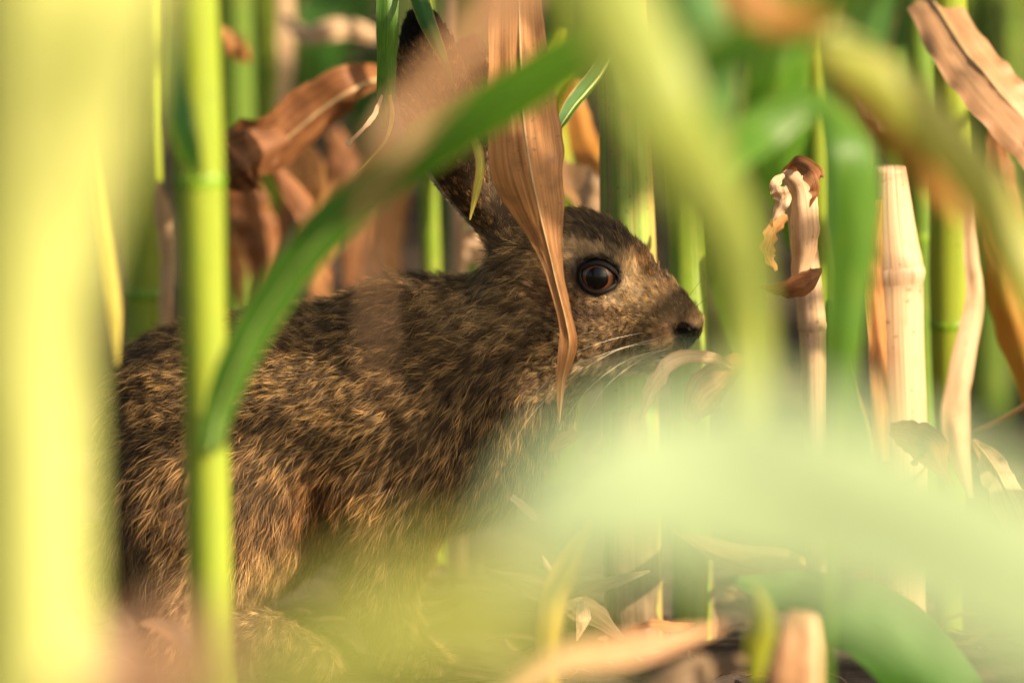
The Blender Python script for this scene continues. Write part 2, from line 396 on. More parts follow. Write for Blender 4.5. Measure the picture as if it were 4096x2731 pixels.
def field_plant(x, y, seed, label, group, height=1.7, dryness=.3, lean=(0, 0), az0=None, zmin_leaf=0.15, nleaf=9, r=.012, green=('green', 'deep', 'lime'), leaf_len=(.45, .75), stalkmat=None):
    rs = random.Random(seed)
    root = empty('maize_plant', (x, y, 0), label, 'maize plant', group)
    pts = [np.array([x + lean[0] * t + rs.uniform(-.004, .004), y + lean[1] * t, -.02 + (height + .02) * t]) for t in np.linspace(0, 1, 8)]
    C = crspline(pts, 40)
    nodes = [(.06 + .145 * i) / height for i in range(int(height / .145))]
    stem(root, C, [r * 1.1, r, r * .9, r * .5], stalkmat or (M['stalk'] if rs.random() > .4 else M['stalk_dark']), [q for q in nodes if q < .93], n=50, m=12)
    az = rs.uniform(0, math.pi) if az0 is None else az0
    for i, q in enumerate(nodes[1:1 + nleaf]):
        j = int(q * 39); b = C[min(j, 38)]
        if b[2] < zmin_leaf: continue
        a = az + (math.pi if i % 2 else 0) + rs.uniform(-.35, .35)
        low = b[2] < .5
        dry = rs.random() < (dryness * 1.6 if low else dryness * .3)
        mt = M[rs.choice(['dry', 'brown', 'dry', 'pale'])] if dry else M[rs.choice(green)]
        ln = rs.uniform(*leaf_len)
        wd_ = rs.uniform(.05, .08)
        tip = [px_of(b + np.array([math.cos(a), math.sin(a), 0]) * ln * f_) for f_ in (.3, .6, .9)]
        if y < .45 and any(-250 < q_ < 4350 for q_ in tip): a += math.pi; tip = [px_of(b + np.array([math.cos(a), math.sin(a), 0]) * ln * f_) for f_ in (.3, .6, .9)]
        if y < .45 and any(-250 < q_ < 4350 for q_ in tip): continue
        arch_leaf(root, b, a, ln * (.8 if dry else 1), rs.uniform(.05, .08) * (.6 if dry else 1), mt, rise=rs.uniform(.2, .8) * (.5 if dry else 1), droop=rs.uniform(.75, 1.15) * (1.25 if dry else 1), rs=rs,
                  rib=M['rib_dry' if dry else 'rib'], seed=seed * 31 + i)
    return root

# ================================================================== BEHIND THE HARE
# 1 thick stalk left of the back, joint at y 1150
root, C, Rr = px_plant('green stalk with a dark joint just above the hare\'s rump', [(585, 1500, .28), (585, 1150, .28), (570, 700, .28), (560, 100, .28)], [165, 168, 160, 150], M['stalk_lime'], nodes=[1165])
px_blade('leaf', [(655, 1350, .27), (668, 1050, .26), (650, 860, .25), (625, 730, .24)], [50, 70, 85, 20], M['pale'], root, roll=(.2, .5), fold=.5, seed=3)
root, C, Rr = px_plant('dim green stalk behind the brown curled leaf, left of centre', [(950, 1400, .75), (950, 800, .75), (945, 0, .75)], [150, 145, 140], M['stalk_dark'], nodes=[500])
root, C, Rr = px_plant('green stalk with a tan husk strip down its right side', [(1080, 1200, .62), (1075, 600, .6), (1065, 0, .6)], [120, 118, 112], M['stalk'], nodes=[300, 860])
px_blade('husk', [(1140, -120, .58), (1150, 150, .58), (1148, 300, .58), (1125, 480, .58), (1130, 700, .58)], [70, 75, 70, 50, 55], M['pale'], root, roll=(.3, .6), fold=.4, seed=4)
root, C, Rr = px_plant('slim pale green stalk rising behind the ear', [(1730, 1300, .35), (1720, 900, .35), (1700, 400, .35), (1690, 0, .35)], [75, 75, 72, 70], M['stalk'], nodes=[])
root, C, Rr = px_plant('thin dry stalk behind the hare\'s neck', [(1835, 1250, .3), (1835, 900, .3), (1815, 400, .3), (1800, 0, .3)], [70, 60, 60, 55], M['stalk_dry'], nodes=[], nodemat=M['node_dry'])
root, C, Rr = px_plant('broad streaked green stalk right behind the hare\'s forehead', [(2520, 1300, .075), (2510, 900, .075), (2500, 500, .075), (2480, 0, .075)], [222, 222, 205, 200], M['stalk_streak'], nodes=[], flat=.75, n=90, m=40)
px_blade('sheath', [(2545, 2650, .06), (2530, 2350, .06), (2522, 2000, .058), (2518, 1650, .056)], [270, 270, 255, 160], M['dull'], root, fold=-.2, curl=1.2, seed=301)  # dull wrap added to darken the stalk base, which stood too brightly lit
px_blade('sheath', [(2532, 1500, .060), (2525, 1100, .060), (2516, 700, .060), (2505, 300, .060), (2480, -200, .060)], [246, 240, 232, 222, 190], M['stalk_streak'], root, fold=-.1, curl=1.35, seed=302, n=70, m=17, wave=.012, wfreq=3)
px_blade('leaf', [(2500, 120, .05), (2400, 300, .04), (2300, 420, .03), (2215, 545, .02)], [60, 95, 80, 14], M['deep'], root, roll=(.9, .5), fold=.5, ribmat=M['rib'], seed=9)
root, C, Rr = px_plant('yellow green stalk behind the hare\'s nose, pale at its top', [(2760, 1500, .11), (2752, 1000, .12), (2725, 500, .12), (2690, 0, .12)], [150, 150, 140, 125], M['stalk'], nodes=[470], n=90, m=32)
px_blade('sheath', [(2790, 2650, .1), (2780, 2300, .1), (2768, 1950, .1), (2765, 1700, .1)], [200, 200, 180, 110], M['dull'], root, fold=-.2, curl=1.2, seed=303)  # another added dull wrap, toning down this lit stalk base
px_blade('husk', [(2700, -150, .09), (2705, 150, .085), (2715, 330, .09), (2725, 460, .095)], [110, 112, 105, 60], M['pale'], root, roll=(.0, .1), fold=-.5, seed=11, curl=1.2)
root, C, Rr = px_plant('bright yellow green stalk near the right edge with a dry sheath', [(3800, 1900, .16), (3800, 1500, .16), (3800, 1000, .16), (3805, 500, .16), (3800, 0, .16)], [110, 150, 165, 150, 130], M['stalk_lime'], nodes=[95, 1290])
px_blade('husk', [(3880, 650, .13), (3890, 1000, .13), (3905, 1200, .13), (3850, 1500, .12), (3830, 1750, .12), (3880, 2000, .12)], [30, 70, 80, 110, 120, 20], M['pale'], root, roll=(.5, .2), fold=.4, seed=12)
root, C, Rr = px_plant('broken cream dry stalk standing right of centre with a cut top', [(3600, 2500, .07), (3600, 1800, .07), (3584, 1350, .07), (3575, 1090, .07), (3558, 850, .07), (3553, 655, .07)], [212, 218, 226, 236, 190, 145], M['stalk_dry'], nodes=[1090], nodemat=M['stalk_dry'], grow=False, name='broken_stalk', cat='broken stalk', m=30, n=90)
px_blade('sheath', [(3520, 800, .055), (3500, 1100, .05), (3520, 1400, .05), (3530, 1850, .05)], [40, 90, 80, 60], M['dry'], root, roll=(.6, .3), fold=.4, seed=13)
px_blade('leaf', [(3560, 1740, .03), (3640, 1760, -.02), (3720, 1800, -.06), (3800, 1930, -.08)], [90, 150, 160, 20], M['brown'], root, roll=(.4, 1.0), fold=.3, seed=14)
root, C, Rr = px_plant('dark green stalk behind the curled tan husk on the right', [(3330, 1900, .5), (3330, 1000, .5), (3310, 0, .5)], [150, 145, 140], M['stalk_dark'], nodes=[700])
root, C, Rr = px_plant('thin yellow green stalk between the blurred leaves at upper right', [(3290, 1500, .35), (3275, 700, .35), (3260, 0, .35)], [70, 68, 62], M['stalk_lime'], nodes=[])
root, C, Rr = px_plant('green stalk standing far right behind the pink leaf', [(3960, 1000, .9), (3960, 400, .9), (3960, 0, .9)], [170, 165, 160], M['stalk_dark'], nodes=[300])
root, C, Rr = px_plant('olive stalk between the broken stalk and the bright one', [(3690, 2000, .3), (3690, 1200, .3), (3680, 300, .3)], [120, 120, 110], M['stalk_dark'], nodes=[900])
root, C, Rr = px_plant('yellow green stalk behind the dry leaf and the forehead', [(2250, 1200, .55), (2250, 600, .55), (2250, 0, .55)], [150, 145, 140], M['stalk_lime'], nodes=[600])

# curled husk / dead ear of corn on the right
root = empty('dead_maize_cob', tuple(P(3180, 1700, .05) * np.array([1, 1, 0])), 'withered tan stalk with a curled husk at its head', 'withered stalk')
stem(root, [P(3275, 2500, .05), P(3260, 1700, .05), P(3250, 1300, .05), P(3210, 950, .05), P(3170, 700, .05)], [.0055, .006, .007, .0065, .005], M['stalk_dry'], [.5], M['node_dry'])
px_blade('husk', [(3190, 1150, .03), (3200, 950, .02), (3180, 760, .02), (3130, 690, .02)], [70, 130, 120, 30], M['pale'], root, roll=(.2, .6), fold=.6, seed=21, curl=.8)
px_blade('husk', [(3130, 690, .03), (3190, 650, .02), (3260, 690, .0), (3275, 770, .0), (3240, 830, .0)], [20, 70, 90, 80, 10], M['brown'], root, roll=(.5, 1.2), fold=.5, seed=22, wave=.1)
px_blade('husk', [(3140, 700, .0), (3110, 740, -.01), (3125, 800, -.01), (3090, 880, -.01)], [20, 60, 70, 20], M['pale'], root, roll=(.4, -.6), fold=.5, seed=23, wave=.15)
px_blade('husk', [(3150, 860, .02), (3095, 930, .01), (3080, 1010, .0), (3110, 1080, .0)], [50, 70, 70, 20], M['dry'], root, roll=(.3, 1.0), fold=.4, seed=24, wave=.15)
px_blade('leaf', [(3290, 1080, .0), (3240, 1140, -.03), (3140, 1160, -.05), (3040, 1150, -.07)], [20, 130, 110, 20], M['brown'], root, roll=(.3, .9), fold=.4, seed=25)

# dry leaves in the background, left
px_blade('dry_leaf', [(1560, 300, .24), (1430, 350, .2), (1280, 440, .2), (1130, 560, .2), (980, 610, .2), (860, 600, .22)], [60, 190, 230, 240, 260, 120], M['brown'], roll=(.2, .45, .1), fold=.35, seed=31, wave=.06, wfreq=1.2, ribmat=M['rib_dry'],
         label='large crumpled brown leaf sweeping left from behind the ear', n=60, m=13)
px_blade('dry_leaf', [(1160, 560, .2), (1020, 640, .18), (930, 700, .18), (860, 680, .2)], [120, 230, 220, 100], M['brown'], roll=(.4, .1, .3), fold=.5, seed=32, wave=.12,
         label='curled reddish brown leaf just left of the hare\'s ear, lower layer')
px_blade('dry_leaf', [(1080, 640, .24), (1160, 740, .24), (1250, 850, .24), (1290, 960, .24), (1330, 1120, .24)], [40, 90, 120, 80, 20], M['brown'], roll=(.5, .9), fold=.5, seed=33,
         label='narrow brown leaf dangling down to the hare\'s back')
px_blade('dry_leaf', [(1190, 560, .34), (1230, 660, .34), (1240, 800, .34), (1230, 980, .36)], [40, 150, 130, 60], M['dry'], roll=(.2, .6), fold=.4, seed=34,
         label='tan leaf hanging in the gap behind the brown leaves')
px_blade('dry_leaf', [(1130, 60, .5), (1230, 130, .48), (1380, 110, .48), (1520, 150, .5)], [30, 80, 90, 50], M['pale'], roll=(.5, .2), fold=.5, seed=35,
         label='pale withered leaf lying across the dark gap at the top')
px_blade('dry_leaf', [(870, 120, .4), (950, 180, .4), (1000, 240, .42)], [50, 100, 50], M['dry'], roll=(.4, .6), fold=.5, seed=36,
         label='short pinkish dry scrap between two stalks at the top left')
for k, (x, y, w, yy, mt, lab) in enumerate([(980, 1000, 100, .5, 'dry', 'hanging dry leaf low behind the back, beside the front stalk'),
                                            (1130, 1050, 90, .6, 'brown', 'hanging dark dry leaf low behind the middle of the back'),
                                            (1300, 1020, 110, .7, 'dry', 'hanging tan leaf low behind the shoulder'),
                                            (1480, 950, 90, .8, 'brown', 'hanging brown leaf in the gap before the nape')]):
    px_blade('dry_leaf', [(x + 30, y - 330, yy), (x, y - 120, yy), (x - 20, y + 60, yy), (x + 10, y + 260, yy)], [30, w, w, 20], M[mt], roll=(.3, .8), fold=.5, seed=40 + k, wave=.1, label=lab)
for k, (pts, w, mt, lab) in enumerate([
    ([(1420, -300, .8), (1400, -60, .8), (1330, 150, .8), (1300, 420, .82)], [150, 300, 300, 60], 'deep', 'dark green leaf drooping in the gap left of the ear, nearer the ear'),
    ([(1150, -250, .9), (1200, 0, .9), (1240, 260, .9), (1250, 560, .9)], [150, 260, 240, 60], 'deep', 'dark green leaf drooping behind the husk strip at the top'),
    ([(1500, 200, 1.0), (1480, 420, 1.0), (1500, 640, 1.0)], [100, 200, 80], 'deep', 'dim green leaf low in the gap behind the ear')]):
    px_blade('green_leaf', pts, w, M[mt], roll=(.2, .4), fold=.35, seed=430 + k, label=lab)
for k, (pts, w, mt, lab) in enumerate([
    ([(1330, 520, .5), (1400, 700, .5), (1430, 900, .5), (1400, 1150, .5)], [60, 150, 130, 40], 'brown', 'brown leaf hanging in the gap above the hare\'s shoulder'),
    ([(1560, 560, .6), (1580, 760, .6), (1560, 960, .6), (1590, 1150, .6)], [60, 130, 120, 40], 'dry', 'rusty leaf hanging between the tan blurred leaf and the slim stalk'),
    ([(960, 640, .4), (1000, 820, .4), (1060, 1000, .4), (1050, 1240, .4)], [80, 170, 150, 60], 'brown', 'crumpled brown leaf drooping behind the back, right of the front stalk'),
    ([(1900, 820, .3), (1930, 930, .28), (1900, 1060, .28)], [60, 130, 80], 'pale', 'cream leaf catching light behind the nape')]):
    px_blade('dry_leaf', pts, w, M[mt], roll=(.2, .5), fold=.35, seed=450 + k, wave=.08, label=lab)
# behind the forehead
px_blade('dry_leaf', [(2290, 300, .3), (2330, 520, .28), (2400, 700, .26), (2440, 930, .26)], [60, 120, 110, 60], M['orange'], roll=(.2, .5), fold=.5, seed=51, label='orange brown leaf hanging behind the streaked stalk')
px_blade('dry_leaf', [(2180, 700, .26), (2260, 740, .22), (2340, 790, .2), (2400, 880, .2)], [120, 200, 190, 60], M['pale'], roll=(-.5, -.2), fold=.2, seed=52, label='bright cream leaf catching the sun above the forehead')
px_blade('green_leaf', [(2260, 120, .3), (2230, 320, .3), (2240, 520, .3), (2290, 700, .3)], [40, 130, 110, 20], M['lime'], roll=(.3, .6), fold=.4, seed=53, label='yellow green leaf behind the dry hanging leaf')
# top right pink leaf and right edge
px_blade('dry_leaf', [(3720, -20, .16), (3860, 200, .12), (4010, 380, .1), (4200, 600, .1)], [200, 250, 260, 240], M['tan'], roll=(.45, .5), fold=.35, seed=54, ribmat=M['rib_dry'], wave=.04, label='broad ribbed pinkish dry leaf at the upper right corner', m=17)
px_blade('dry_leaf', [(3900, 700, .2), (3985, 1000, .18), (4060, 1300, .18), (4180, 1700, .18)], [40, 120, 180, 120], M['orange'], roll=(-.3, -.2), fold=.35, seed=55, label='long orange leaf slanting down the right edge')
px_blade('dry_leaf', [(3990, 500, .22), (4000, 700, .22), (4060, 900, .22)], [70, 120, 60], M['brown'], roll=(.3, .2), fold=.35, seed=56, label='brown leaf under the pinkish one at the right edge')
px_blade('dry_leaf', [(3440, 250, .3), (3490, 400, .28), (3530, 520, .28)], [60, 130, 150], M['pale'], roll=(-.3, -.2), fold=.2, seed=57, label='blunt pale leaf end above the broken stalk')
px_blade('dry_leaf', [(3890, 1760, .06), (3960, 1850, .0), (4020, 1950, -.02), (4110, 2150, -.05)], [20, 120, 140, 160], M['pale'], roll=(.5, .3), fold=.3, seed=58, wave=.1, ribmat=M['rib_dry'], label='olive tan leaf curling down at the lower right edge')
tw = tube('twig', [P(3905, 1725, .1), P(4000, 1680, .08), P(4150, 1590, .06)], [.0009, .0012, .0014], M['rib_dry'], n=12, m=8); tag(tw, 'thin bare twig across the dark soil at the right edge', 'twig')

# rows beyond
rsb = random.Random(4)
spots = []
for row, Y in enumerate((1.05, 1.75, 2.5, 3.3)):
    hw = (.25 + .05 * Y) + .7
    x = -hw + rsb.uniform(0, .1)
    while x < hw:
        spots.append((x, Y + rsb.uniform(-.12, .12))); x += rsb.uniform(.12, .2)
for i, (x, y) in enumerate(spots):
    field_plant(x, y, 100 + i, 'blurred green maize plant in the rows far behind the hare', 'maize plants in the rows behind the hare', height=1.5, dryness=.4, green=('deep', 'deep', 'green'), zmin_leaf=.0, nleaf=10, r=.011, leaf_len=(.35, .7), stalkmat=M['stalk_dark'])

# ================================================================== NEAR LAYERS
# dry leaf hanging in focus before the ears
px_blade('dry_leaf', [(2420, -1150, .05), (2200, -1020, .01), (2085, -700, -.02), (2075, -300, -.045), (2075, 100, -.06), (2085, 380, -.065), (2105, 620, -.068), (2150, 820, -.07), (2195, 1000, -.072), (2225, 1130, -.074), (2265, 1290, -.075), (2275, 1390, -.075), (2248, 1530, -.075), (2237, 1690, -.073)],
         [60, 110, 150, 190, 230, 290, 312, 225, 110, 62, 62, 76, 42, 6], M['dry'], roll=(.25, .25, .25, .25, .25, .3, .3, .1, -.1, -.2, -.1, .3, .5, .6), fold=.28, seed=61, wave=.045, wfreq=2.2, ribmat=M['rib_dry'], n=110, m=21, ribw=.0008,
         label='long brown dry leaf hanging in sharp focus before the hare\'s ears and cheek')
px_blade('green_leaf', [(1690, -1000, .33), (1600, -900, .12), (1556, -500, -.0), (1553, -150, -.02), (1555, 60, -.03), (1550, 250, -.03), (1545, 400, -.03), (1535, 520, -.03)], [30, 50, 60, 80, 92, 78, 70, 20], M['green'], roll=(.3, .2, .2), fold=.5, seed=62, n=60,
         label='narrow green leaf hanging beside the black tipped ear')
px_blade('dry_tendril', [(1530, 380, -.03), (1500, 460, -.035), (1450, 520, -.04), (1385, 582, -.04)], [10, 22, 16, 20], M['pale'], roll=(.3,), fold=.4, seed=63, label='curly tan leaf tip pointing left beside the ear', ragged=.3)
px_blade('dry_tendril', [(1560, 380, -.03), (1570, 470, -.03), (1545, 560, -.035), (1480, 640, -.035), (1400, 720, -.04)], [14, 22, 16, 14, 4], M['yellow'], roll=(.3, .9), fold=.4, seed=64, label='thin yellow leaf shred curving down left of the ear')
px_blade('green_leaf', [(1700, -760, .33), (1670, -700, .12), (1640, -350, -.01), (1655, -80, -.03), (1690, 60, -.045), (1740, 180, -.05), (1790, 290, -.05), (1830, 400, -.05)], [30, 50, 60, 80, 80, 62, 30, 8], M['deep'], roll=(-.5, -.4, -.7), fold=.5, seed=65, n=60,
         label='yellow edged green leaf hanging across the ear tip')
px_blade('yellow_leaf', [(1865, 505, -.06), (1905, 570, -.065), (1925, 660, -.068), (1908, 770, -.068), (1880, 880, -.066)], [8, 36, 40, 32, 6], M['yellow'], roll=(.2, .5), fold=.5, seed=66, label='small curved yellow leaf tip over the ear base')

# front stalk with the broad green leaf
root, C, Rr = px_plant('bright lime stalk standing right in front of the hare', [(850, 2731, -.42), (838, 2300, -.42), (825, 1700, -.42), (808, 1100, -.42), (798, 700, -.42), (780, 0, -.42)], [165, 172, 170, 182, 190, 182], M['stalk_lime'], nodes=[705], flat=.9, n=90, m=36)
px_blade('sheath', [(690, 120, -.44), (700, 330, -.46), (725, 540, -.475), (800, 715, -.475)], [60, 110, 160, 30], M['deep'], root, roll=(-.9, -.6), fold=.3, seed=71)
px_blade('leaf', [(840, 1800, -.47), (875, 1650, -.47), (940, 1480, -.475), (1050, 1270, -.48), (1230, 1010, -.49), (1440, 805, -.50), (1680, 620, -.52), (1930, 455, -.55), (2180, 300, -.6), (2450, 100, -.68), (2600, -150, -.8)],
         [80, 120, 150, 172, 185, 195, 205, 205, 195, 160, 60], M['mid'], root, roll=(-.1, -.25, -.2, .1, .2), fold=.3, seed=72, n=80, m=11, ribmat=M['rib'], wave=.015, ribw=.0007)
# slim pointed leaf left of it
px_blade('yellow_leaf', [(370, 350, -.35), (400, 700, -.33), (440, 1050, -.32), (462, 1250, -.32), (470, 1460, -.32)], [30, 60, 62, 56, 10], M['yellow'], roll=(.2, .3), fold=.4, seed=73, label='slim yellow leaf pointing down at the hare\'s rump')
# blurred tan dry leaf arching and hanging before the body
px_blade('dry_leaf', [(4690, -1500, -1.35), (4000, -1650, -1.35), (3000, -1250, -1.35), (2300, -520, -1.35), (2060, -60, -1.35), (1850, 230, -1.35), (1660, 450, -1.35), (1530, 640, -1.35), (1490, 880, -1.25), (1500, 1120, -1.2), (1510, 1350, -1.2), (1500, 1620, -1.2)], [60, 110, 140, 150, 150, 135, 115, 88, 70, 58, 36, 6], M['tan'], roll=(.1, .3, .5, .6, .3), fold=.3, seed=74, n=70,
         label='blurred tan leaf arching over and hanging before the hare\'s flank')
# big blurred yellow-green leaf across the upper middle
px_blade('green_leaf', [(-560, -1100, -1.2), (500, -1400, -1.2), (1450, -1200, -1.2), (2060, -640, -1.2), (2350, -150, -1.2), (2540, 220, -1.2), (2700, 560, -1.2), (2900, 920, -1.15), (2990, 1300, -1.1), (3010, 1750, -1.1), (2990, 2200, -1.1)], [90, 190, 260, 310, 350, 350, 310, 270, 190, 140, 60], M['fresh'], roll=(-.05, -.05, .1, .2), fold=.3, seed=75, n=70,
         label='wide blurred yellow green leaf slanting down right of the hare\'s face')
px_blade('green_leaf', [(4730, -300, -.9), (4300, -480, -.92), (3700, -180, -.95), (3300, 60, -.95), (3000, 210, -.95), (2750, 330, -.95), (2560, 500, -.95)], [80, 170, 260, 330, 330, 220, 40], M['mid'], roll=(.8, .8), fold=.3, seed=76, label='dark green blurred leaf crossing the top right')
px_blade('dry_leaf', [(2880, -180, -1.0), (3000, -20, -1.0), (3120, 60, -1.0), (3330, 60, -1.0)], [100, 160, 150, 40], M['orange'], roll=(.3, .4), fold=.3, seed=77, label='blurred orange patch of leaf at the top edge')
for k, (pts, w, mt, lab) in enumerate([
    ([(4730, -500, -.9), (4000, -900, -.85), (3150, -800, -.75), (2760, -280, -.7), (2790, 60, -.7), (2850, 300, -.7), (2820, 620, -.7), (2780, 900, -.7)], [80, 160, 220, 260, 270, 280, 200, 40], 'deep', 'dark green leaf bending down behind the wide slanting blade'),
    ([(2800, -300, 1.0), (2850, 0, 1.0), (2900, 320, 1.0), (2880, 650, 1.0)], [200, 330, 330, 80], 'deep', 'dark leaf filling the gap above and right of the nose, far back'),
    ([(3600, -300, 1.0), (3600, 0, 1.0), (3560, 300, 1.0), (3600, 620, 1.0)], [200, 330, 330, 80], 'deep', 'dark leaf far back between the bright stalk and the yellow blade'),
    ([(3100, -320, 1.1), (3180, 0, 1.1), (3260, 300, 1.1), (3250, 600, 1.1)], [200, 330, 330, 80], 'mid', 'green leaf far back above the curled husk'),
    ([(3250, -300, .3), (3180, 0, .3), (3120, 320, .3), (3150, 640, .32), (3180, 1000, .34)], [150, 260, 300, 240, 60], 'green', 'broad shaded green leaf hanging above the curled husk'),
    ([(3560, -300, .4), (3500, 0, .4), (3420, 330, .4), (3380, 700, .4), (3400, 1100, .4)], [150, 240, 260, 220, 60], 'deep', 'broad dark leaf hanging left of the bright stalk'),
    ([(3600, 200, .5), (3640, 500, .5), (3700, 900, .5), (3730, 1300, .5)], [120, 190, 190, 40], 'green', 'shaded leaf behind the top of the broken stalk'),
    ([(2980, 300, .45), (2950, 700, .45), (2960, 1100, .45), (3020, 1500, .45)], [180, 260, 220, 60], 'green', 'green leaf hanging left of the curled husk'),
    ([(3420, 2100, .1), (3400, 1800, .1), (3330, 1500, .1), (3320, 1200, .12)], [120, 170, 150, 30], 'deep', 'dark emerald leaf standing between the withered and the broken stalk')]):
    px_blade('green_leaf', pts, w, M[mt], roll=(.2, .4), fold=.35, seed=400 + k, label=lab)
# arch of green leaf on the right
px_blade('green_leaf', [(2890, 760, -.6), (2960, 600, -.58), (3060, 500, -.56), (3200, 420, -.55), (3330, 440, -.55), (3430, 600, -.56), (3440, 850, -.56), (3400, 1150, -.56), (3370, 1450, -.56), (3330, 1900, -.55), (3310, 2500, -.55), (3300, 3250, -.55)], [40, 150, 190, 150, 130, 200, 210, 180, 140, 80, 50, 40], M['green'], roll=(.2, .4, .8, .2, .1, .1), fold=.3, seed=78, n=80,
         label='green leaf bent over in an arch at the right', m=11)
px_blade('yellow_leaf', [(3200, 40, -.85), (3360, 190, -.85), (3560, 330, -.85), (3780, 560, -.85), (3950, 780, -.85), (4110, 1080, -.85), (4350, 1500, -.86), (4730, 2000, -.9)], [60, 150, 195, 205, 205, 200, 170, 90], M['lime2'], roll=(.25, .2, .2), fold=.3, seed=79, n=60,
         label='yellow leaf with an orange underside slanting across the right')
px_blade('dry_leaf', [(3280, 200, -.83), (3480, 400, -.83), (3700, 640, -.83), (3860, 900, -.83)], [60, 170, 160, 40], M['orange'], roll=(.1, .2), fold=.3, seed=80, label='orange dying strip of leaf below the yellow slanting one')

# huge out of focus foreground, left
root, C, Rr = px_plant('huge pale yellow blurred stalk along the left edge', [(130, 2900, -1.5), (120, 1800, -1.5), (120, 900, -1.5), (120, 0, -1.5)], [470, 450, 430, 420], M['pale_lime'], nodes=[], flat=.9)
px_blade('leaf', [(150, 1700, -1.6), (230, 1200, -1.62), (330, 600, -1.65), (440, 0, -1.7), (600, -500, -1.7)], [260, 420, 640, 720, 500], M['pale_lime'], root, roll=(-.7, -.8), fold=.2, seed=81)
px_blade('leaf', [(350, 3300, -1.4), (260, 2800, -1.4), (140, 2450, -1.4), (0, 2150, -1.45), (-150, 1700, -1.5)], [380, 480, 450, 300, 100], M['pale'], root, roll=(-.2, -.1), fold=.2, seed=82)
# huge mint leaf, bottom right
root = empty('maize_seedling', tuple(P(4300, 3200, -1.95) * np.array([1, 1, 0])), 'huge pale mint blurred leaf arching over the lower right', 'maize leaf')
px_blade('leaf', [(4700, 3600, -2.05), (4550, 2850, -2.05), (4180, 2390, -2.05), (3650, 2110, -2.05), (3100, 1960, -2.05), (2650, 1940, -2.05), (2270, 2060, -2.05), (2000, 2300, -2.05)], [400, 620, 700, 740, 770, 700, 500, 60], M['mint'], root, roll=(-.05, -.05, -.05, .0), fold=.1, seed=83, n=60)
px_blade('green_leaf', [(2950, 2330, -.3), (3250, 2400, -.3), (3580, 2560, -.3), (3900, 2950, -.3)], [40, 220, 320, 330], M['shade'], roll=(.2, .2), fold=.25, seed=84, label='dark green blurred leaf under the mint leaf')
px_blade('yellow_leaf', [(800, 3400, -2.4), (1050, 2860, -2.4), (1400, 2570, -2.4), (1720, 2470, -2.4), (2050, 2500, -2.4), (2330, 2800, -2.4)], [220, 330, 400, 440, 360, 60], M['olive'], roll=(.2, .2), fold=.1, seed=85, label='olive yellow blurred leaf at the bottom before the hare\'s feet')
px_blade('dry_leaf', [(100, 3200, -2.0), (450, 2750, -2.0), (800, 2600, -2.0), (1150, 2700, -2.0), (1350, 2900, -2.0)], [220, 300, 260, 200, 60], M['tan'], roll=(.2, .2), fold=.1, seed=95, label='tan blurred leaf low at the left before the hare\'s hind foot')
def stem_below(label, px, py, Y, name='maize_seedling'):
    b = P(px, py, Y); r_ = empty(name, (b[0], b[1], 0), label, 'maize stem')
    stem(r_, [np.array([b[0], b[1], -.02]), np.array([b[0] + .002, b[1], b[2] * .5]), b + np.array([0, .0015, .01])], [.008, .007, .005], M['stalk'], [.3, .7], n=24, m=12)
stem_below('short stem below the view that carries the olive yellow blurred leaf', 800, 3400, -2.4)
stem_below('short stem below the view that carries the tan blurred leaf at the left', 100, 3200, -2.0)
for px_, Y_, h_, lb in ((4745, -.9, 1.1, 'maize stem just right of the view that carries the yellow slanting leaf'), (4700, -1.35, 1.2, 'maize stem just right of the view that carries the tan arching leaf'),
                        (-600, -1.2, 1.2, 'maize stem just left of the view that carries the wide slanting blade'), (4760, -2.05, .9, 'maize stem just right of the view that carries the mint leaf')):
    b_c = P(px_, 1365, Y_)
    field_plant(b_c[0], b_c[1], 900 + px_, lb, None, height=h_, nleaf=0)
# small upright blades
px_blade('yellow_leaf', [(2215, 3000, -.36), (2205, 2731, -.36), (2200, 2550, -.36), (2228, 2380, -.36), (2290, 2240, -.37), (2365, 2095, -.38)], [46, 56, 92, 104, 86, 8], M['gold'], roll=(.1, .2), fold=.4, seed=86, label='upright yellow leaf blade at the bottom centre')
px_blade('green_leaf', [(3020, 2731, -.5), (3030, 2600, -.5), (3050, 2480, -.5), (3010, 2330, -.5)], [40, 110, 100, 10], M['lime'], roll=(.1, .2), fold=.4, seed=87, label='small yellow green leaf tip beside the pink stub')
root = empty('broken_stalk', tuple(P(3190, 2900, -.45) * np.array([1, 1, 0])), 'pinkish brown broken stub at the bottom right', 'stalk stub')
stem(root, [P(3185, 3100, -.45), P(3190, 2700, -.45), P(3185, 2470, -.45)], [.0125, .0125, .0095], M['stalk_dry'], [], M['node_dry'])
px_blade('sheath', [(3170, 3000, -.47), (3175, 2700, -.475), (3200, 2450, -.47)], [190, 210, 120], M['tan'], root, roll=(.1, .1), fold=-.4, seed=88, curl=1.0)
px_blade('green_leaf', [(560, 2480, -.3), (660, 2500, -.33), (760, 2570, -.36), (830, 2700, -.38), (870, 2900, -.4)], [20, 60, 70, 80, 80], M['pale'], roll=(.5, .3), fold=.4, seed=89, label='small curled pale leaf at the foot of the front stalk')

# leaf curl under the chin and scraps
px_blade('dry_leaf', [(2930, 1480, -.05), (2840, 1452, -.07), (2740, 1455, -.08), (2660, 1500, -.09), (2600, 1580, -.09), (2560, 1690, -.085)], [30, 80, 110, 90, 60, 14], M['pale'], roll=(.9, .8, .4, .2), fold=.5, seed=91, n=60, label='tan leaf curling over below the hare\'s nose')
px_blade('dry_leaf', [(3000, 1450, -.03), (2930, 1500, -.05), (2840, 1580, -.06), (2760, 1690, -.06)], [40, 170, 200, 60], M['brown'], roll=(.5, .4), fold=.4, seed=92, label='brown leaf behind the curl below the nose')

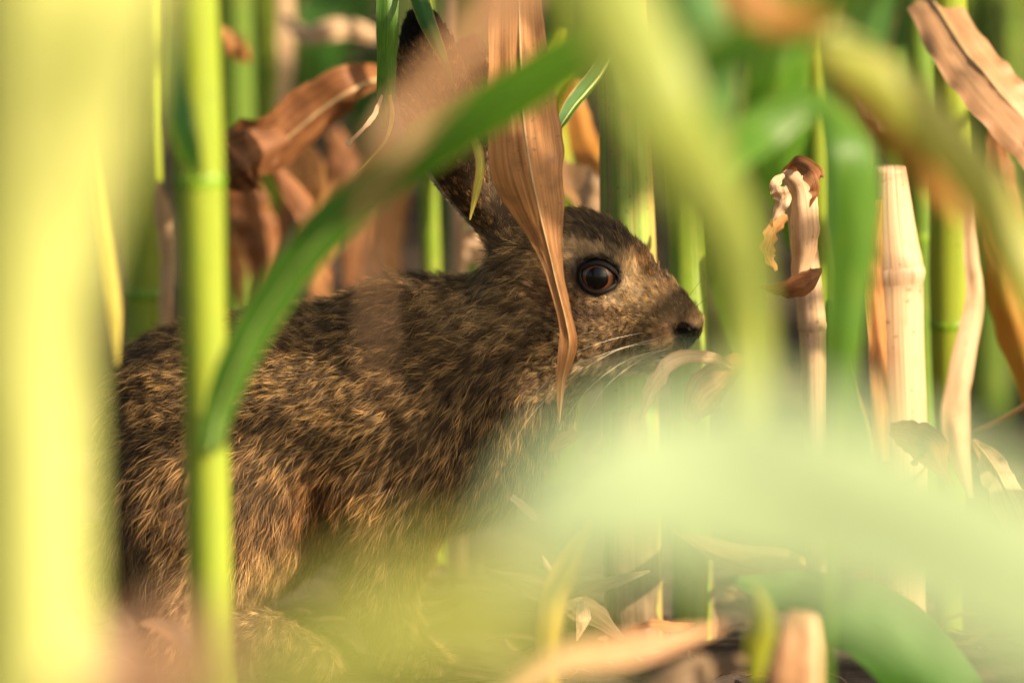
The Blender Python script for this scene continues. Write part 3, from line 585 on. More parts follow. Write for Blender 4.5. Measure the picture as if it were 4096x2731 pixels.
# off-frame maize added on both sides to shade the hare and the soil behind
SHADE = [(.42, -.27, 1.1, (.22, .34)), (.56, -.35, 1.2, (.22, .36)), (.70, -.43, 1.0, (.25, .38)), (.88, -.54, 1.1, (.25, .4)), (1.08, -.65, 1.2, (.25, .4)),
         (.50, .25, .6, (.35, .5)), (.50, .55, .9, (.4, .55)), (.62, .72, .7, (.4, .6)), (.76, .14, .8, (.35, .5)), (.82, .5, .6, (.4, .6)), (.66, .42, .4, (.4, .6)), (.95, .30, .2, (.4, .6)), (.60, .80, .5, (.4, .6)), (1.2, .55, .2, (.4, .7)), (1.3, 1.0, .3, (.5, .7)), (1.5, 1.6, .3, (.5, .7)), (1.0, 1.3, .5, (.5, .7)), (1.6, .2, .5, (.4, .6)),
         (-.42, .12, 1.3, (.3, .5)), (-.55, .45, .4, (.4, .6)), (-.5, -.5, 1.4, (.3, .4)), (-.62, -1.0, 1.5, (.3, .5)), (-.75, -.1, .7, (.4, .6)), (-.7, -1.7, 1.4, (.3, .5)), (-1.0, .8, .2, (.4, .6))]
for i, (x, y, a, ll) in enumerate(SHADE):
    field_plant(x, y, 300 + i, 'tall unseen maize plant added to cast shade, just outside the %s side of the view' % ('right' if x > 0 else 'left'), 'maize plants added for shade, %s of the view' % ('right' if x > 0 else 'left'), height=1.6, dryness=.25, az0=a, green=('green', 'deep', 'green'), nleaf=10, zmin_leaf=.1, leaf_len=ll)

# ================================================================== THE HARE
def seg_sdf(p, a, b, ra, rb):
    a = np.asarray(a); b = np.asarray(b); ab = b - a
    t = np.clip(((p - a) @ ab) / (ab @ ab), 0, 1)
    return np.linalg.norm(p - a - t[..., None] * ab, axis=-1) - (ra + (rb - ra) * t)
def ell_sdf(p, c, r, rot=0.0):
    q = p - np.asarray(c)
    if rot:
        cx, sx = math.cos(rot), math.sin(rot)
        q = np.stack([q[..., 0] * cx + q[..., 2] * sx, q[..., 1], -q[..., 0] * sx + q[..., 2] * cx], -1)
    r = np.asarray(r); k0 = np.linalg.norm(q / r, axis=-1); k1 = np.linalg.norm(q / (r * r), axis=-1)
    return k0 * (k0 - 1) / np.maximum(k1, 1e-9)
def smin(a, b, k):
    h = np.clip(.5 + .5 * (b - a) / k, 0, 1)
    return b + (a - b) * h - k * h * (1 - h)

U = 1 / 8192.0
HEADY = 0.004                  # the middle plane of the head
EYE = P(2388, 1104, HEADY - .0222)
EYE_R = .0098
EAR_N = dict(b=P(2075, 1030, .002), t=P(1672, 40, -.012), bow=.0135, half=.0205, n=(-.42, -.90, .05), side=1)
EAR_F = dict(b=P(2120, 990, .022), t=P(1880, 150, .035), bow=.008, half=.0185, n=(.55, .80, .0), side=1)
def ear_frame(E):
    a = E['t'] - E['b']; Ln = np.linalg.norm(a); a = a / Ln
    n = np.array(E['n'], float); n = n - (n @ a) * a; n /= np.linalg.norm(n)
    w = np.cross(n, a)
    if w[0] > 0: w = -w                       # w points to the left of the picture
    return a, n, w, Ln
def ear_local(p, E):
    a, n, w, Ln = ear_frame(E)
    q = p - E['b']; s = (q @ a) / Ln; x = q @ w; y = q @ n
    sc = np.clip(s, 0, 1)
    return s, x - E['bow'] * np.sin(math.pi * sc), y, Ln
def ear_half(s, E):
    s = np.clip(s, 0, 1)
    return E['half'] * np.interp(s, [0, .12, .3, .5, .7, .85, .95, 1.0], [.42, .58, .86, 1.0, .93, .72, .46, .22])
def ear_sdf(p, E):
    s, x, y, Ln = ear_local(p, E)
    h = ear_half(s, E)
    k = np.interp(s, [0, .3, 1], [.95, .7, .45])          # how deeply it is cupped
    ys = -k * x * x / np.maximum(h, 1e-4) + h * .18
    th = .0021
    d = np.maximum(np.abs(y - ys) / np.sqrt(1 + (2 * k * x / np.maximum(h, 1e-4)) ** 2) - th, np.abs(x) - h)
    d = np.maximum(d, (s - 1) * Ln); d = np.maximum(d, -(s + .04) * Ln)
    return d

def hare_sdf(p):
    q = lambda x, y, Y: P(x, y, Y)
    d = ell_sdf(p, q(900, 1880, .038), (.052, .058, .066), 0)
    d = smin(d, ell_sdf(p, q(760, 1750, .040), (.039, .050, .052), .3), .02)
    d = smin(d, ell_sdf(p, q(1280, 1680, .036), (.064, .055, .056), .05), .03)
    d = smin(d, ell_sdf(p, q(1640, 1650, .028), (.050, .048, .056), 0), .025)
    d = smin(d, ell_sdf(p, q(1640, 1230, .024), (.020, .020, .012), -.1), .02)     # withers
    d = smin(d, ell_sdf(p, q(1880, 1690, .022), (.026, .034, .042), .15), .02)      # chest
    d = smin(d, seg_sdf(p, q(1800, 1480, .022), q(2110, 1260, .012), .036, .0275), .02)
    d = smin(d, ell_sdf(p, q(2010, 1640, .018), (.026, .030, .036), .1), .02)   # neck
    d = smin(d, ell_sdf(p, q(1560, 1850, .000), (.030, .024, .042), -.2), .018)      # shoulder blade
    d = smin(d, ell_sdf(p, q(820, 2020, .002), (.044, .030, .044), .3), .016)        # thigh
    # legs
    for Y, dx in ((.004, 0), (.046, 60)):
        d = smin(d, seg_sdf(p, q(1540 + dx, 2080, Y), q(1490 + dx, 2380, Y - .004), .018, .0105), .012)
        d = smin(d, seg_sdf(p, q(1490 + dx, 2380, Y - .004), q(1590 + dx, 2600, Y - .006), .0105, .0085), .006)
        d = smin(d, seg_sdf(p, q(1590 + dx, 2610, Y - .006), q(1700 + dx, 2655, Y - .008), .0085, .0065), .006)
    for Y, dx in ((-.012, 0), (.072, 90)):
        d = smin(d, seg_sdf(p, q(800 + dx, 2150, Y + .01), q(720 + dx, 2480, Y), .026, .014), .015)
        d = smin(d, seg_sdf(p, q(700 + dx, 2560, Y), q(1060 + dx, 2560, Y - .004), .0125, .0115), .01)
        d = smin(d, seg_sdf(p, q(1060 + dx, 2560, Y - .004), q(1290 + dx, 2640, Y - .006), .0115, .008), .008)
    d = smin(d, ell_sdf(p, q(440, 2250, .04), (.014, .016, .018), 0), .012)          # tail
    # head
    h = ell_sdf(p, q(2255, 1120, HEADY), (.0325, .0262, .0330), .15)
    h = smin(h, seg_sdf(p, q(2350, 1100, HEADY), q(2640, 1265, HEADY), .0255, .0150), .012)
    h = smin(h, seg_sdf(p, q(2320, 1000, HEADY), q(2500, 1085, HEADY), .0168, .0135), .008)
    h = smin(h, ell_sdf(p, q(2330, 1290, HEADY - .006), (.027, .019, .0175), .25), .012)  # cheek
    for s_ in (-1, 1):
        h = smin(h, ell_sdf(p, q(2660, 1332, HEADY + s_ * .0072), (.0155, .0104, .0112), .35), .006)  # whisker pads
        h = smin(h, seg_sdf(p, q(2300, 1000, HEADY + s_ * .0150), q(2450, 1040, HEADY + s_ * .0160), .0085, .0075), .006)   # brow
    h = smin(h, seg_sdf(p, q(2620, 1200, HEADY), q(2735, 1290, HEADY), .0125, .0088), .007)  # nose end
    h = smin(h, seg_sdf(p, q(2380, 1370, HEADY), q(2640, 1412, HEADY), .0145, .0092), .010)   # lower jaw
    h = smin(h, seg_sdf(p, q(2300, 1330, HEADY), q(2060, 1520, HEADY + .01), .020, .030), .02)
    # eye sockets and nostrils
    h = smin(h, ell_sdf(p, EYE + np.array([0, .001, 0]), (.0132, .0082, .0106)), .004)
    eo = np.linalg.norm(p - EYE, axis=-1) - (EYE_R * .99)
    h = -smin(-h, eo, .0012)
    h = -smin(-h, seg_sdf(p, q(2712, 1316, HEADY - .0112), q(2762, 1350, HEADY - .0082), .0046, .0038), .002)
    d = smin(d, h, .016)
    for E in (EAR_N, EAR_F):
        a, n, w, Ln = ear_frame(E)
        d = smin(d, seg_sdf(p, E['b'] - a * .022, E['b'] + a * .012, .013, .0085), .010)
        d = smin(d, ear_sdf(p, E), .006)
    return d

def surface_nets(fn, lo, hi, vox):
    n = np.ceil((hi - lo) / vox).astype(int) + 1
    ax = [lo[k] + vox * np.arange(n[k]) for k in range(3)]
    F = np.empty(n, np.float32)
    for i0 in range(0, n[0], 16):
        g = np.stack(np.meshgrid(ax[0][i0:i0 + 16], ax[1], ax[2], indexing='ij'), -1)
        F[i0:i0 + 16] = fn(g)
    S = F < 0
    c = np.zeros(n - 1, np.int8)
    for dx in (0, 1):
        for dy in (0, 1):
            for dz in (0, 1):
                c += S[dx:n[0] - 1 + dx, dy:n[1] - 1 + dy, dz:n[2] - 1 + dz]
    act = (c > 0) & (c < 8)
    I = np.argwhere(act); idx = -np.ones(n - 1, int); idx[act] = np.arange(len(I))
    acc = np.zeros((len(I), 3)); cnt = np.zeros(len(I))
    corners = [(a, b, d) for a in (0, 1) for b in (0, 1) for d in (0, 1)]
    for a in corners:
        for k in range(3):
            if a[k] == 0:
                b = list(a); b[k] = 1
                fa = F[I[:, 0] + a[0], I[:, 1] + a[1], I[:, 2] + a[2]]; fb = F[I[:, 0] + b[0], I[:, 1] + b[1], I[:, 2] + b[2]]
                m = (fa < 0) != (fb < 0)
                t = np.where(m, fa / np.where(fa == fb, 1, fa - fb), 0)
                pt = np.tile(np.array(a, float), (len(I), 1)); pt[:, k] = t
                acc[m] += pt[m]; cnt[m] += 1
    V = lo + (I + acc / cnt[:, None]) * vox
    Q = []
    for k in range(3):
        sl0 = [slice(None)] * 3; sl1 = [slice(None)] * 3
        sl0[k] = slice(0, -1); sl1[k] = slice(1, None)
        e = S[tuple(sl0)] != S[tuple(sl1)]
        E = np.argwhere(e); u, v = (k + 1) % 3, (k + 2) % 3
        ok = (E[:, u] > 0) & (E[:, v] > 0) & (E[:, u] < n[u] - 1) & (E[:, v] < n[v] - 1); E = E[ok]
        inside0 = S[E[:, 0], E[:, 1], E[:, 2]]
        def cell(du, dv):
            c_ = E.copy(); c_[:, u] += du; c_[:, v] += dv
            return idx[c_[:, 0], c_[:, 1], c_[:, 2]]
        q = np.stack([cell(-1, -1), cell(0, -1), cell(0, 0), cell(-1, 0)], -1)
        q[~inside0] = q[~inside0][:, ::-1]
        Q.append(q)
    return V, np.concatenate(Q)
lo = np.array([-.222, -.05, -.006]); hi = np.array([.112, .122, .352])
HV, HF = surface_nets(hare_sdf, lo, hi, .0019)
e_ = 4e-4
def sdf_grad(fn, p):
    g = np.stack([fn(p + np.eye(3)[k] * e_) - fn(p - np.eye(3)[k] * e_) for k in range(3)], -1)
    return unit(g)
HN = sdf_grad(hare_sdf, HV)
HV = HV - HN * hare_sdf(HV)[:, None] * .6

# picture coordinates of a surface point, as units for placing coat markings on the animal itself
def mk(p):
    d = p - CAM; z = d @ FWD
    return 2048 + d[:, 0] / z * D0 / FW * 4096, 1365.5 - (d @ UPV) / z * D0 / FW * 4096
def blob(X, Y, x, y, rx, ry, soft=.5, rot=0):
    c, s = math.cos(R(rot)), math.sin(R(rot)); a = (X - x) * c + (Y - y) * s; b = -(X - x) * s + (Y - y) * c
    return np.clip((1 + soft - np.hypot(a / rx, b / ry)) / soft / 1.0, 0, 1)

def coat(p):
    """coat colours of the hare at surface points: underfur, band and tip colours (a marking map fixed to the animal)"""
    X, Y = mk(p)
    n = len(p)
    nz = fbm(p * 55, 3)[:, None]
    band = np.tile([.37, .235, .100], (n, 1)); base = np.tile([.018, .012, .008], (n, 1)); tip = np.tile([.022, .015, .011], (n, 1))
    dark = np.full(n, .42)                         # share of dark tipped hairs
    def mix(a, c, w): return a + (np.asarray(c) - a) * w[:, None]
    # lower flank, elbow and chest are more rufous, belly pale
    low = np.clip((Y - 1750) / 380, 0, 1) * (X < 2150)
    band = mix(band, (.30, .17, .075), low * .7); base = mix(base, (.07, .036, .018), low * .6); dark = dark * (1 - .55 * low)
    legs = np.clip((Y - 2120) / 140, 0, 1)
    band = mix(band, (.38, .27, .14), legs); base = mix(base, (.26, .18, .10), legs); tip = mix(tip, (.22, .13, .06), legs); dark *= (1 - .6 * legs)
    ruf = blob(X, Y, 1290, 2010, 90, 110, .9) * .5; band = mix(band, (.42, .19, .06), ruf); base = mix(base, (.12, .055, .022), ruf)
    rump = np.clip((760 - X) / 380, 0, 1) * (Y > 1300); dark = dark + .18 * rump; band = mix(band, (.27, .17, .09), rump * .7)
    back = np.clip((1430 - Y) / 260, 0, 1) * (X < 1850); dark = dark + .18 * back
    # head
    hd = np.clip((X - 1980) / 150, 0, 1) * (Y < 1560)
    band = mix(band, (.33, .22, .11), hd * .8); base = mix(base, (.055, .037, .022), hd * .7); dark = dark * (1 - .15 * hd)
    nk = blob(X, Y, 1950, 1130, 190, 190, .6); band = mix(band, (.40, .28, .16), nk * .8); base = mix(base, (.24, .16, .09), nk * .8); tip = mix(tip, (.20, .13, .07), nk * .7)
    crown = np.clip(1 - np.abs(Y - (860 + np.clip(X - 2150, 0, 600) * .42 - 20)) / (125 + 25 * nz[:, 0]), 0, 1) * (X > 2120) * (X < 2680)
    crown = np.clip(crown * 1.6, 0, 1)
    base = mix(base, (.014, .010, .008), crown); tip = mix(tip, (.012, .009, .007), crown); band = mix(band, (.22, .145, .07), crown); dark = dark + .35 * crown
    pale = np.maximum.reduce([blob(X, Y, 2300, 1010, 90, 38, .7, 8), blob(X, Y, 2388, 1104, 112, 100, .35) * .75, blob(X, Y, 2500, 1085, 50, 60, .6, 60), blob(X, Y, 2590, 1180, 62, 40, .8, 30) * .9, blob(X, Y, 2400, 1215, 85, 18, .8)])
    band = mix(band, (.58, .44, .29), pale); base = mix(base, (.42, .31, .20), pale); tip = mix(tip, (.50, .38, .26), pale); dark = dark * (1 - .85 * pale)
    brd = blob(X, Y, 2240, 1160, 75, 60, .8); band = mix(band, (.30, .165, .08), brd * .8); base = mix(base, (.15, .08, .04), brd * .8); tip = mix(tip, (.14, .07, .035), brd * .6)
    chk = blob(X, Y, 2440, 1290, 120, 45, .7, 12); tip = mix(tip, (.05, .03, .02), chk); band = mix(band, (.30, .20, .10), chk * .6); base = mix(base, (.12, .075, .045), chk * .6)
    muz = np.maximum(blob(X, Y, 2700, 1260, 130, 75, .7, 40), blob(X, Y, 2640, 1340, 80, 50, .7)); band = mix(band, (.36, .25, .13), muz); base = mix(base, (.15, .10, .055), muz); tip = mix(tip, (.10, .065, .035), muz)
    pad = blob(X, Y, 2665, 1330, 34, 60, .7, 15); band = mix(band, (.52, .33, .16), pad); base = mix(base, (.36, .23, .12), pad); tip = mix(tip, (.4, .26, .13), pad); dark *= 1 - .7 * pad
    chin = blob(X, Y, 2600, 1455, 200, 28, .8, 0) * .8; band = mix(band, (.62, .52, .38), chin); base = mix(base, (.5, .42, .30), chin); tip = mix(tip, (.6, .5, .38), chin); dark *= 1 - .8 * chin
    nos = np.maximum(blob(X, Y, 2752, 1340, 58, 42, .22, 28), blob(X, Y, 2765, 1385, 12, 32, .4))
    nos = nos
    for A in (band, base, tip): A[:] = mix(A, (.012, .009, .008), nos)
    lid = blob(X, Y, 2391, 1104, 93, 73, .16, 6)
    for A in (band, base, tip): A[:] = mix(A, (.010, .007, .006), lid)
    strp = blob(X, Y, 2600, 1075, 110, 22, .7, 42); band = mix(band, (.34, .17, .06), strp * .7); tip = mix(tip, (.05, .03, .02), strp * .5)
    und = blob(X, Y, 2330, 1225, 110, 35, .8, 10); base = mix(base, (.05, .028, .016), und); tip = mix(tip, (.05, .03, .02), und); band = mix(band, (.28, .16, .08), und * .7)
    # ears
    for E in (EAR_N, EAR_F):
        s, x, y, Ln = ear_local(p, E); h = ear_half(s, E)
        on = np.clip((s - .10) / .12, 0, 1) * (np.abs(x) < h * 1.35) * (np.abs(y) < .022)
        eb = np.array([.22, .125, .058]); 
        band = mix(band, (.36, .225, .11), on); base = mix(base, (.085, .045, .022), on); tip = mix(tip, (.07, .038, .02), on); dark = dark * (1 - on) + .35 * on
        mid = on * np.clip(1 - np.abs(s - .42) / .28, 0, 1)
        band = mix(band, (.22, .125, .06), mid * .6); base = mix(base, (.06, .034, .018), mid * .7)
        rim = on * np.clip((x / h - .66) / .12, 0, 1) * (s < .56) * (s > .16)
        for A, c in ((band, (.72, .62, .48)), (base, (.6, .5, .36)), (tip, (.7, .6, .46))): A[:] = mix(A, c, rim)
        dark = dark * (1 - rim)
        blk = np.clip((s - .865 - .03 * nz[:, 0]) / .03, 0, 1) * on
        for A in (band, base, tip): A[:] = mix(A, (.008, .007, .008), blk)
        fr = on * np.clip((-x / h - .1) / .4, 0, 1) * (s < .5)
        base = mix(base, (.16, .115, .08), fr * .8); band = mix(band, (.34, .25, .17), fr * .8)
    return base, band, tip, dark

def vcol_mat(name, rough=.7, spec=.2):
    m, n, L = newmat(name)
    at = n.new('ShaderNodeAttribute'); at.attribute_name = 'coat'
    pb = n.new('ShaderNodeBsdfPrincipled'); pb.inputs['Roughness'].default_value = rough; pb.inputs['Specular IOR Level'].default_value = spec
    L.new(at.outputs['Color'], pb.inputs['Base Color'])
    o = n.new('ShaderNodeOutputMaterial'); L.new(pb.outputs[0], o.inputs[0])
    return m
skin = vcol_mat('hare_skin', .9, .05)
hair_m = vcol_mat('hare_hair', .45, .35)

hare = empty('hare', (P(1300, 2680, .02)[0], .02, 0), 'brown hare crouching among the maize stalks with its ears up', 'hare')
body = mesh_obj('body', HV, HF, skin, hare)
b_, n_, t_, dk_ = coat(HV)
ca = body.data.attributes.new('coat', 'FLOAT_COLOR', 'POINT')
cc = np.ones((len(HV), 4), np.float32); cc[:, :3] = b_ * .6
ca.data.foreach_set('color', cc.ravel())

# eyes
def eye_mat():
    m, n, L = newmat('eye_globe')
    tc = n.new('ShaderNodeTexCoord')
    ln = n.new('ShaderNodeVectorMath'); ln.operation = 'LENGTH'
    mp = n.new('ShaderNodeMapping'); mp.inputs['Scale'].default_value = (1, 0, 1); L.new(tc.outputs['Object'], mp.inputs[0]); L.new(mp.outputs[0], ln.inputs[0])
    ns = n.new('ShaderNodeTexNoise'); ns.inputs['Scale'].default_value = 700; ns.inputs['Detail'].default_value = 3; L.new(tc.outputs['Object'], ns.inputs['Vector'])
    ma = n.new('ShaderNodeMath'); ma.operation = 'MULTIPLY_ADD'; ma.inputs[1].default_value = .0006; L.new(ns.outputs[0], ma.inputs[0]); L.new(ln.outputs['Value'], ma.inputs[2])
    dv = n.new('ShaderNodeMath'); dv.operation = 'DIVIDE'; dv.inputs[1].default_value = EYE_R; L.new(ma.outputs[0], dv.inputs[0])
    r = ramp(n, [(.0, (.002, .002, .002)), (.58, (.002, .002, .002)), (.62, (.13, .046, .015)), (.74, (.07, .025, .009)), (.80, (.035, .012, .007)), (.87, (.004, .003, .003))]); L.new(dv.outputs[0], r.inputs[0])
    pb = n.new('ShaderNodeBsdfPrincipled'); pb.inputs['Roughness'].default_value = .35; pb.inputs['Specular IOR Level'].default_value = .1; pb.inputs['Coat Weight'].default_value = .55; pb.inputs['Coat Roughness'].default_value = .02
    L.new(r.outputs[0], pb.inputs['Base Color'])
    o = n.new('ShaderNodeOutputMaterial'); L.new(pb.outputs[0], o.inputs[0])
    return m
em = eye_mat()
lid_m, n, L = newmat('eyelid'); pb = n.new('ShaderNodeBsdfPrincipled'); pb.inputs['Base Color'].default_value = (.010, .007, .006, 1); pb.inputs['Roughness'].default_value = .6; pb.inputs['Specular IOR Level'].default_value = .25
o_ = n.new('ShaderNodeOutputMaterial'); L.new(pb.outputs[0], o_.inputs[0])
def uvsphere(c, r, nu=32, nv=24, sc=(1, 1, 1)):
    th = np.linspace(0, math.pi, nv); ph = np.linspace(0, 2 * math.pi, nu, endpoint=False)
    V = np.stack([np.sin(th)[:, None] * np.cos(ph), np.sin(th)[:, None] * np.sin(ph), np.repeat(np.cos(th)[:, None], nu, 1)], -1).reshape(-1, 3)
    return V * r * np.array(sc), grid_faces(nv, nu, True)
for s_, c in ((-1, EYE), (1, EYE * np.array([1, 0, 1]) + np.array([0, 2 * HEADY - EYE[1], 0]))):
    V, F = uvsphere(None, EYE_R * .985)
    e = mesh_obj('eye', V, F, em, None); e.location = c - np.array([0, 0, 0])
    e.parent = hare; e.matrix_parent_inverse = Matrix.Translation(-hare.location)
    e.rotation_euler = (0, 0, R(0) if s_ < 0 else math.pi)
    # lids: an almond ring hugging the globe
    k = 48; a = np.linspace(0, 2 * math.pi, k, endpoint=False)
    rx, rz = .0087, .0073
    ex = rx * np.cos(a) * (1 + .26 * (np.cos(a) > 0) * np.cos(a) ** 6); ez = rz * np.sin(a) - .0012 * np.cos(a) * np.abs(np.cos(a)) ** 3
    ey = -np.sqrt(np.maximum((EYE_R * 1.02) ** 2 - ex ** 2 - ez ** 2, (.0028) ** 2))
    ring = np.stack([ex, ey if s_ < 0 else -ey, ez], -1) + c
    m_ = 8; tb = np.linspace(0, 2 * math.pi, m_, endpoint=False)
    Tn = unit(np.roll(ring, -1, 0) - np.roll(ring, 1, 0)); out = unit(ring - c); bi = np.cross(Tn, out)
    rr = .0013
    RV = ring[:, None] + (out[:, None] * np.cos(tb)[None, :, None] * .8 + bi[:, None] * np.sin(tb)[None, :, None] * 1.25) * rr
    F = [(i * m_ + j, i * m_ + (j + 1) % m_, ((i + 1) % k) * m_ + (j + 1) % m_, ((i + 1) % k) * m_ + j) for i in range(k) for j in range(m_)]
    mesh_obj('eyelid', RV.reshape(-1, 3), F, lid_m, hare)

# fur: curves combed along a flow field
rng = np.random.RandomState(11)
tri = np.concatenate([HF[:, [0, 1, 2]], HF[:, [0, 2, 3]]])
A_, B_, C_ = HV[tri[:, 0]], HV[tri[:, 1]], HV[tri[:, 2]]
ar = np.linalg.norm(np.cross(B_ - A_, C_ - A_), axis=1) / 2
tc_ = (A_ + B_ + C_) / 3
tN = unit(HN[tri[:, 0]] + HN[tri[:, 1]] + HN[tri[:, 2]])
Xc, Yc = mk(tc_)
toward = -(tN @ unit(tc_.mean(0) - CAM))        # turned to the side the photograph shows
def head_w(X, Y): return np.clip((X - 2060 + (Y - 1150) * .12) / 160, 0, 1) * (Y < 1600)
def ear_w(p):
    w = np.zeros(len(p))
    for E in (EAR_N, EAR_F):
        s, x, y, Ln = ear_local(p, E); w = np.maximum(w, np.clip((s - .06) / .1, 0, 1) * (np.abs(x) < ear_half(s, E) * 1.4) * (np.abs(y) < .022))
    return w
hw_, ew_ = head_w(Xc, Yc), ear_w(tc_)
dens = ar * (1 + 1.9 * np.maximum(hw_, ew_) ) * np.where(toward > -.25, 1.0, .22)
dens[((Xc - 2391) / 90) ** 2 + ((Yc - 1104) / 70) ** 2 < 1] = 0
def make_fur(NH, name, lenk=1.0, radk=1.0, seed=0, guard=False):
    rng = np.random.RandomState(seed)
    ti = rng.choice(len(tri), NH, p=dens / dens.sum())
    r1 = np.sqrt(rng.rand(NH, 1)); r2 = rng.rand(NH, 1)
    p = A_[ti] * (1 - r1) + B_[ti] * r1 * (1 - r2) + C_[ti] * r1 * r2
    nrm = tN[ti]
    X, Y = mk(p); hw = head_w(X, Y); ew = ear_w(p)
    # comb direction
    f = np.tile([-1.0, .0, -.42], (NH, 1))                      # back along the flank
    lowk = np.clip((Y - 1650) / 400, 0, 1)[:, None]
    f = f * (1 - lowk) + np.array([-.5, 0, -1.0]) * lowk
    ch = (np.clip((X - 1700) / 350, 0, 1) * np.clip((Y - 1300) / 300, 0, 1))[:, None]
    f = f * (1 - ch) + np.array([-.30, 0, -1.0]) * ch
    fh = np.stack([-np.ones(NH), np.zeros(NH), .50 * np.ones(NH)], -1)   # the face: from the nose back
    jaw = np.clip((Y - 1230) / 180, 0, 1)[:, None]
    fh = fh * (1 - jaw) + np.array([-1.0, 0, -.35]) * jaw
    dx, dy = X - 2388, Y - 1104; er = np.hypot(dx, dy)
    ring = np.exp(-(er / 140) ** 2)[:, None]
    fh = fh + ring * np.stack([dx / (er + 1) * .8, 0 * dx, -dy / (er + 1) * 1.2], -1)
    f = f * (1 - hw[:, None]) + fh * hw[:, None]
    for E in (EAR_N, EAR_F):
        a, n0, w0, Ln = ear_frame(E); s, x, y, _ = ear_local(p, E)
        on = (np.clip((s - .02) / .12, 0, 1) * (np.abs(x) < ear_half(s, E) * 1.4) * (np.abs(y) < .022))[:, None]
        f = f * (1 - on) + (a + w0 * (x / ear_half(s, E) * .35)[:, None]) * on
    sw = np.stack([fbm(p * 26 + 3, 2), fbm(p * 26 + 40, 2), fbm(p * 26 + 80, 2)], -1)
    short = np.maximum(hw, ew)
    f = unit(f) + sw * (.34 - .12 * short)[:, None] + rng.randn(NH, 3) * .20
    f = f - (np.sum(f * nrm, 1))[:, None] * nrm; f = unit(f)
    # tufts: neighbouring hairs lean together
    cell = .0024
    ci = np.floor(p / cell + 0.35 * vnoise(p * 90)[:, None]).astype(int)
    key = (ci[:, 0] * 73856093) ^ (ci[:, 1] * 19349663) ^ (ci[:, 2] * 83492791)
    uk, inv = np.unique(key, return_inverse=True)
    cen = np.zeros((len(uk), 3)); np.add.at(cen, inv, p); cnt = np.bincount(inv)[:, None]; cen = cen / cnt
    tuft_r = np.random.RandomState(seed + 1).rand(len(uk))
    Ln = (.0078 * (1 - short) + .0038 * hw)
    Ln = Ln * (1 + .45 * np.clip((Y - 1700) / 350, 0, 1) * (1 - short))
    Ln = np.where(ew > .4, .0027, Ln)
    Ln = Ln * (1 - .50 * np.clip((Y - 2250) / 200, 0, 1) * (1 - short))
    crown = np.clip(1 - np.abs(Y - (860 + np.clip(X - 2150, 0, 600) * .42)) / 110, 0, 1) * (X > 2120) * (X < 2600)
    Ln = Ln + .0016 * crown * hw
    Ln = Ln * np.clip((X < 2640) + .0 + (X >= 2640) * .64, .3, 1) * np.where(er < 120, .45 + .55 * er / 120, 1)
    Ln = Ln * (.65 + .6 * rng.rand(NH)) * (.85 + .3 * tuft_r[inv]) * lenk
    if guard: f = unit(f + (np.random.RandomState(seed + 2).randn(len(uk), 3) * .22)[inv])
    lift = ((.46 if guard else .3) + .22 * rng.rand(NH)) * (1 - short) + (.20 + .22 * rng.rand(NH)) * short + .25 * crown
    K = 6; t = np.linspace(0, 1, K)
    pts = np.empty((NH, K, 3))
    curlv = rng.randn(NH, 3) * .10
    clump = (cen[inv] - p) * ((.7 if guard else .5) * (1 - .5 * short))[:, None]
    for k in range(K):
        tk = t[k]
        up = (lift * tk * (1.35 - .75 * tk))[:, None]
        pts[:, k] = p + Ln[:, None] * (f * (tk * (.90)) + nrm * (up * .9) + curlv * tk * tk + np.array([0, 0, -.10]) * tk * tk * (1 - short)[:, None]) + clump * tk ** 1.3
    pts -= nrm[:, None] * .0004
    rad = (.000062 * (1 - short) + .000050 * short)[:, None] * np.array([1, 1, .95, .8, .55, .15])[None] * (.7 + .6 * rng.rand(NH, 1)) * radk
    base, band, tip, dark = coat(p)
    v = (.75 + .5 * rng.rand(NH, 1)) * (.82 + .36 * tuft_r[inv])[:, None]
    isd = rng.rand(NH) < dark
    gold = (rng.rand(NH, 1) < .25)
    band = np.where(gold, band * np.array([1.3, 1.2, .95]), band)
    if guard: v = v * ((.36 + 1.5 * tuft_r[inv] ** 1.8) * (1 - .65 * hw) + .95 * .65 * hw)[:, None]
    else: band = band * .42 + base * .58
    cols = np.empty((NH, K, 4), np.float32); cols[..., 3] = 1
    # banded (agouti) hairs: dark underfur, pale band, dark tip on some
    for k, (wb, wn, wt) in enumerate([(1, 0, 0), (.9, .1, 0), (.45, .55, 0), (.05, .95, 0), (0, 1, 0), (0, .7, .3)]):
        c = base * wb + band * wn + tip * wt
        if k >= 3: c = np.where(isd[:, None], tip * (1 - .12) + band * .12, c)
        elif k == 2: c = np.where(isd[:, None], base * .9 + band * .1, c)
        cols[:, k, :3] = c * v * np.array([.80, .755, .63]) * (1.18 if guard else .9)
    hc = bpy.data.hair_curves.new(name); hc.add_curves([K] * NH)
    hc.attributes['position'].data.foreach_set('vector', pts.reshape(-1).astype(np.float32))
    ra = hc.attributes.get('radius') or hc.attributes.new('radius', 'FLOAT', 'POINT'); ra.data.foreach_set('value', rad.reshape(-1).astype(np.float32))
    at = hc.attributes.new('coat', 'FLOAT_COLOR', 'POINT'); at.data.foreach_set('color', cols.reshape(-1))
    hc.materials.append(hair_m)
    o = bpy.data.objects.new(name, hc); COL.objects.link(o); o.parent = hare; o.matrix_parent_inverse = Matrix.Translation(-hare.location)
    return o
make_fur(300000, 'underfur', .85, 1.0, 3)
make_fur(300000, 'guard_hair', 1.1, 1.1, 8, guard=True)

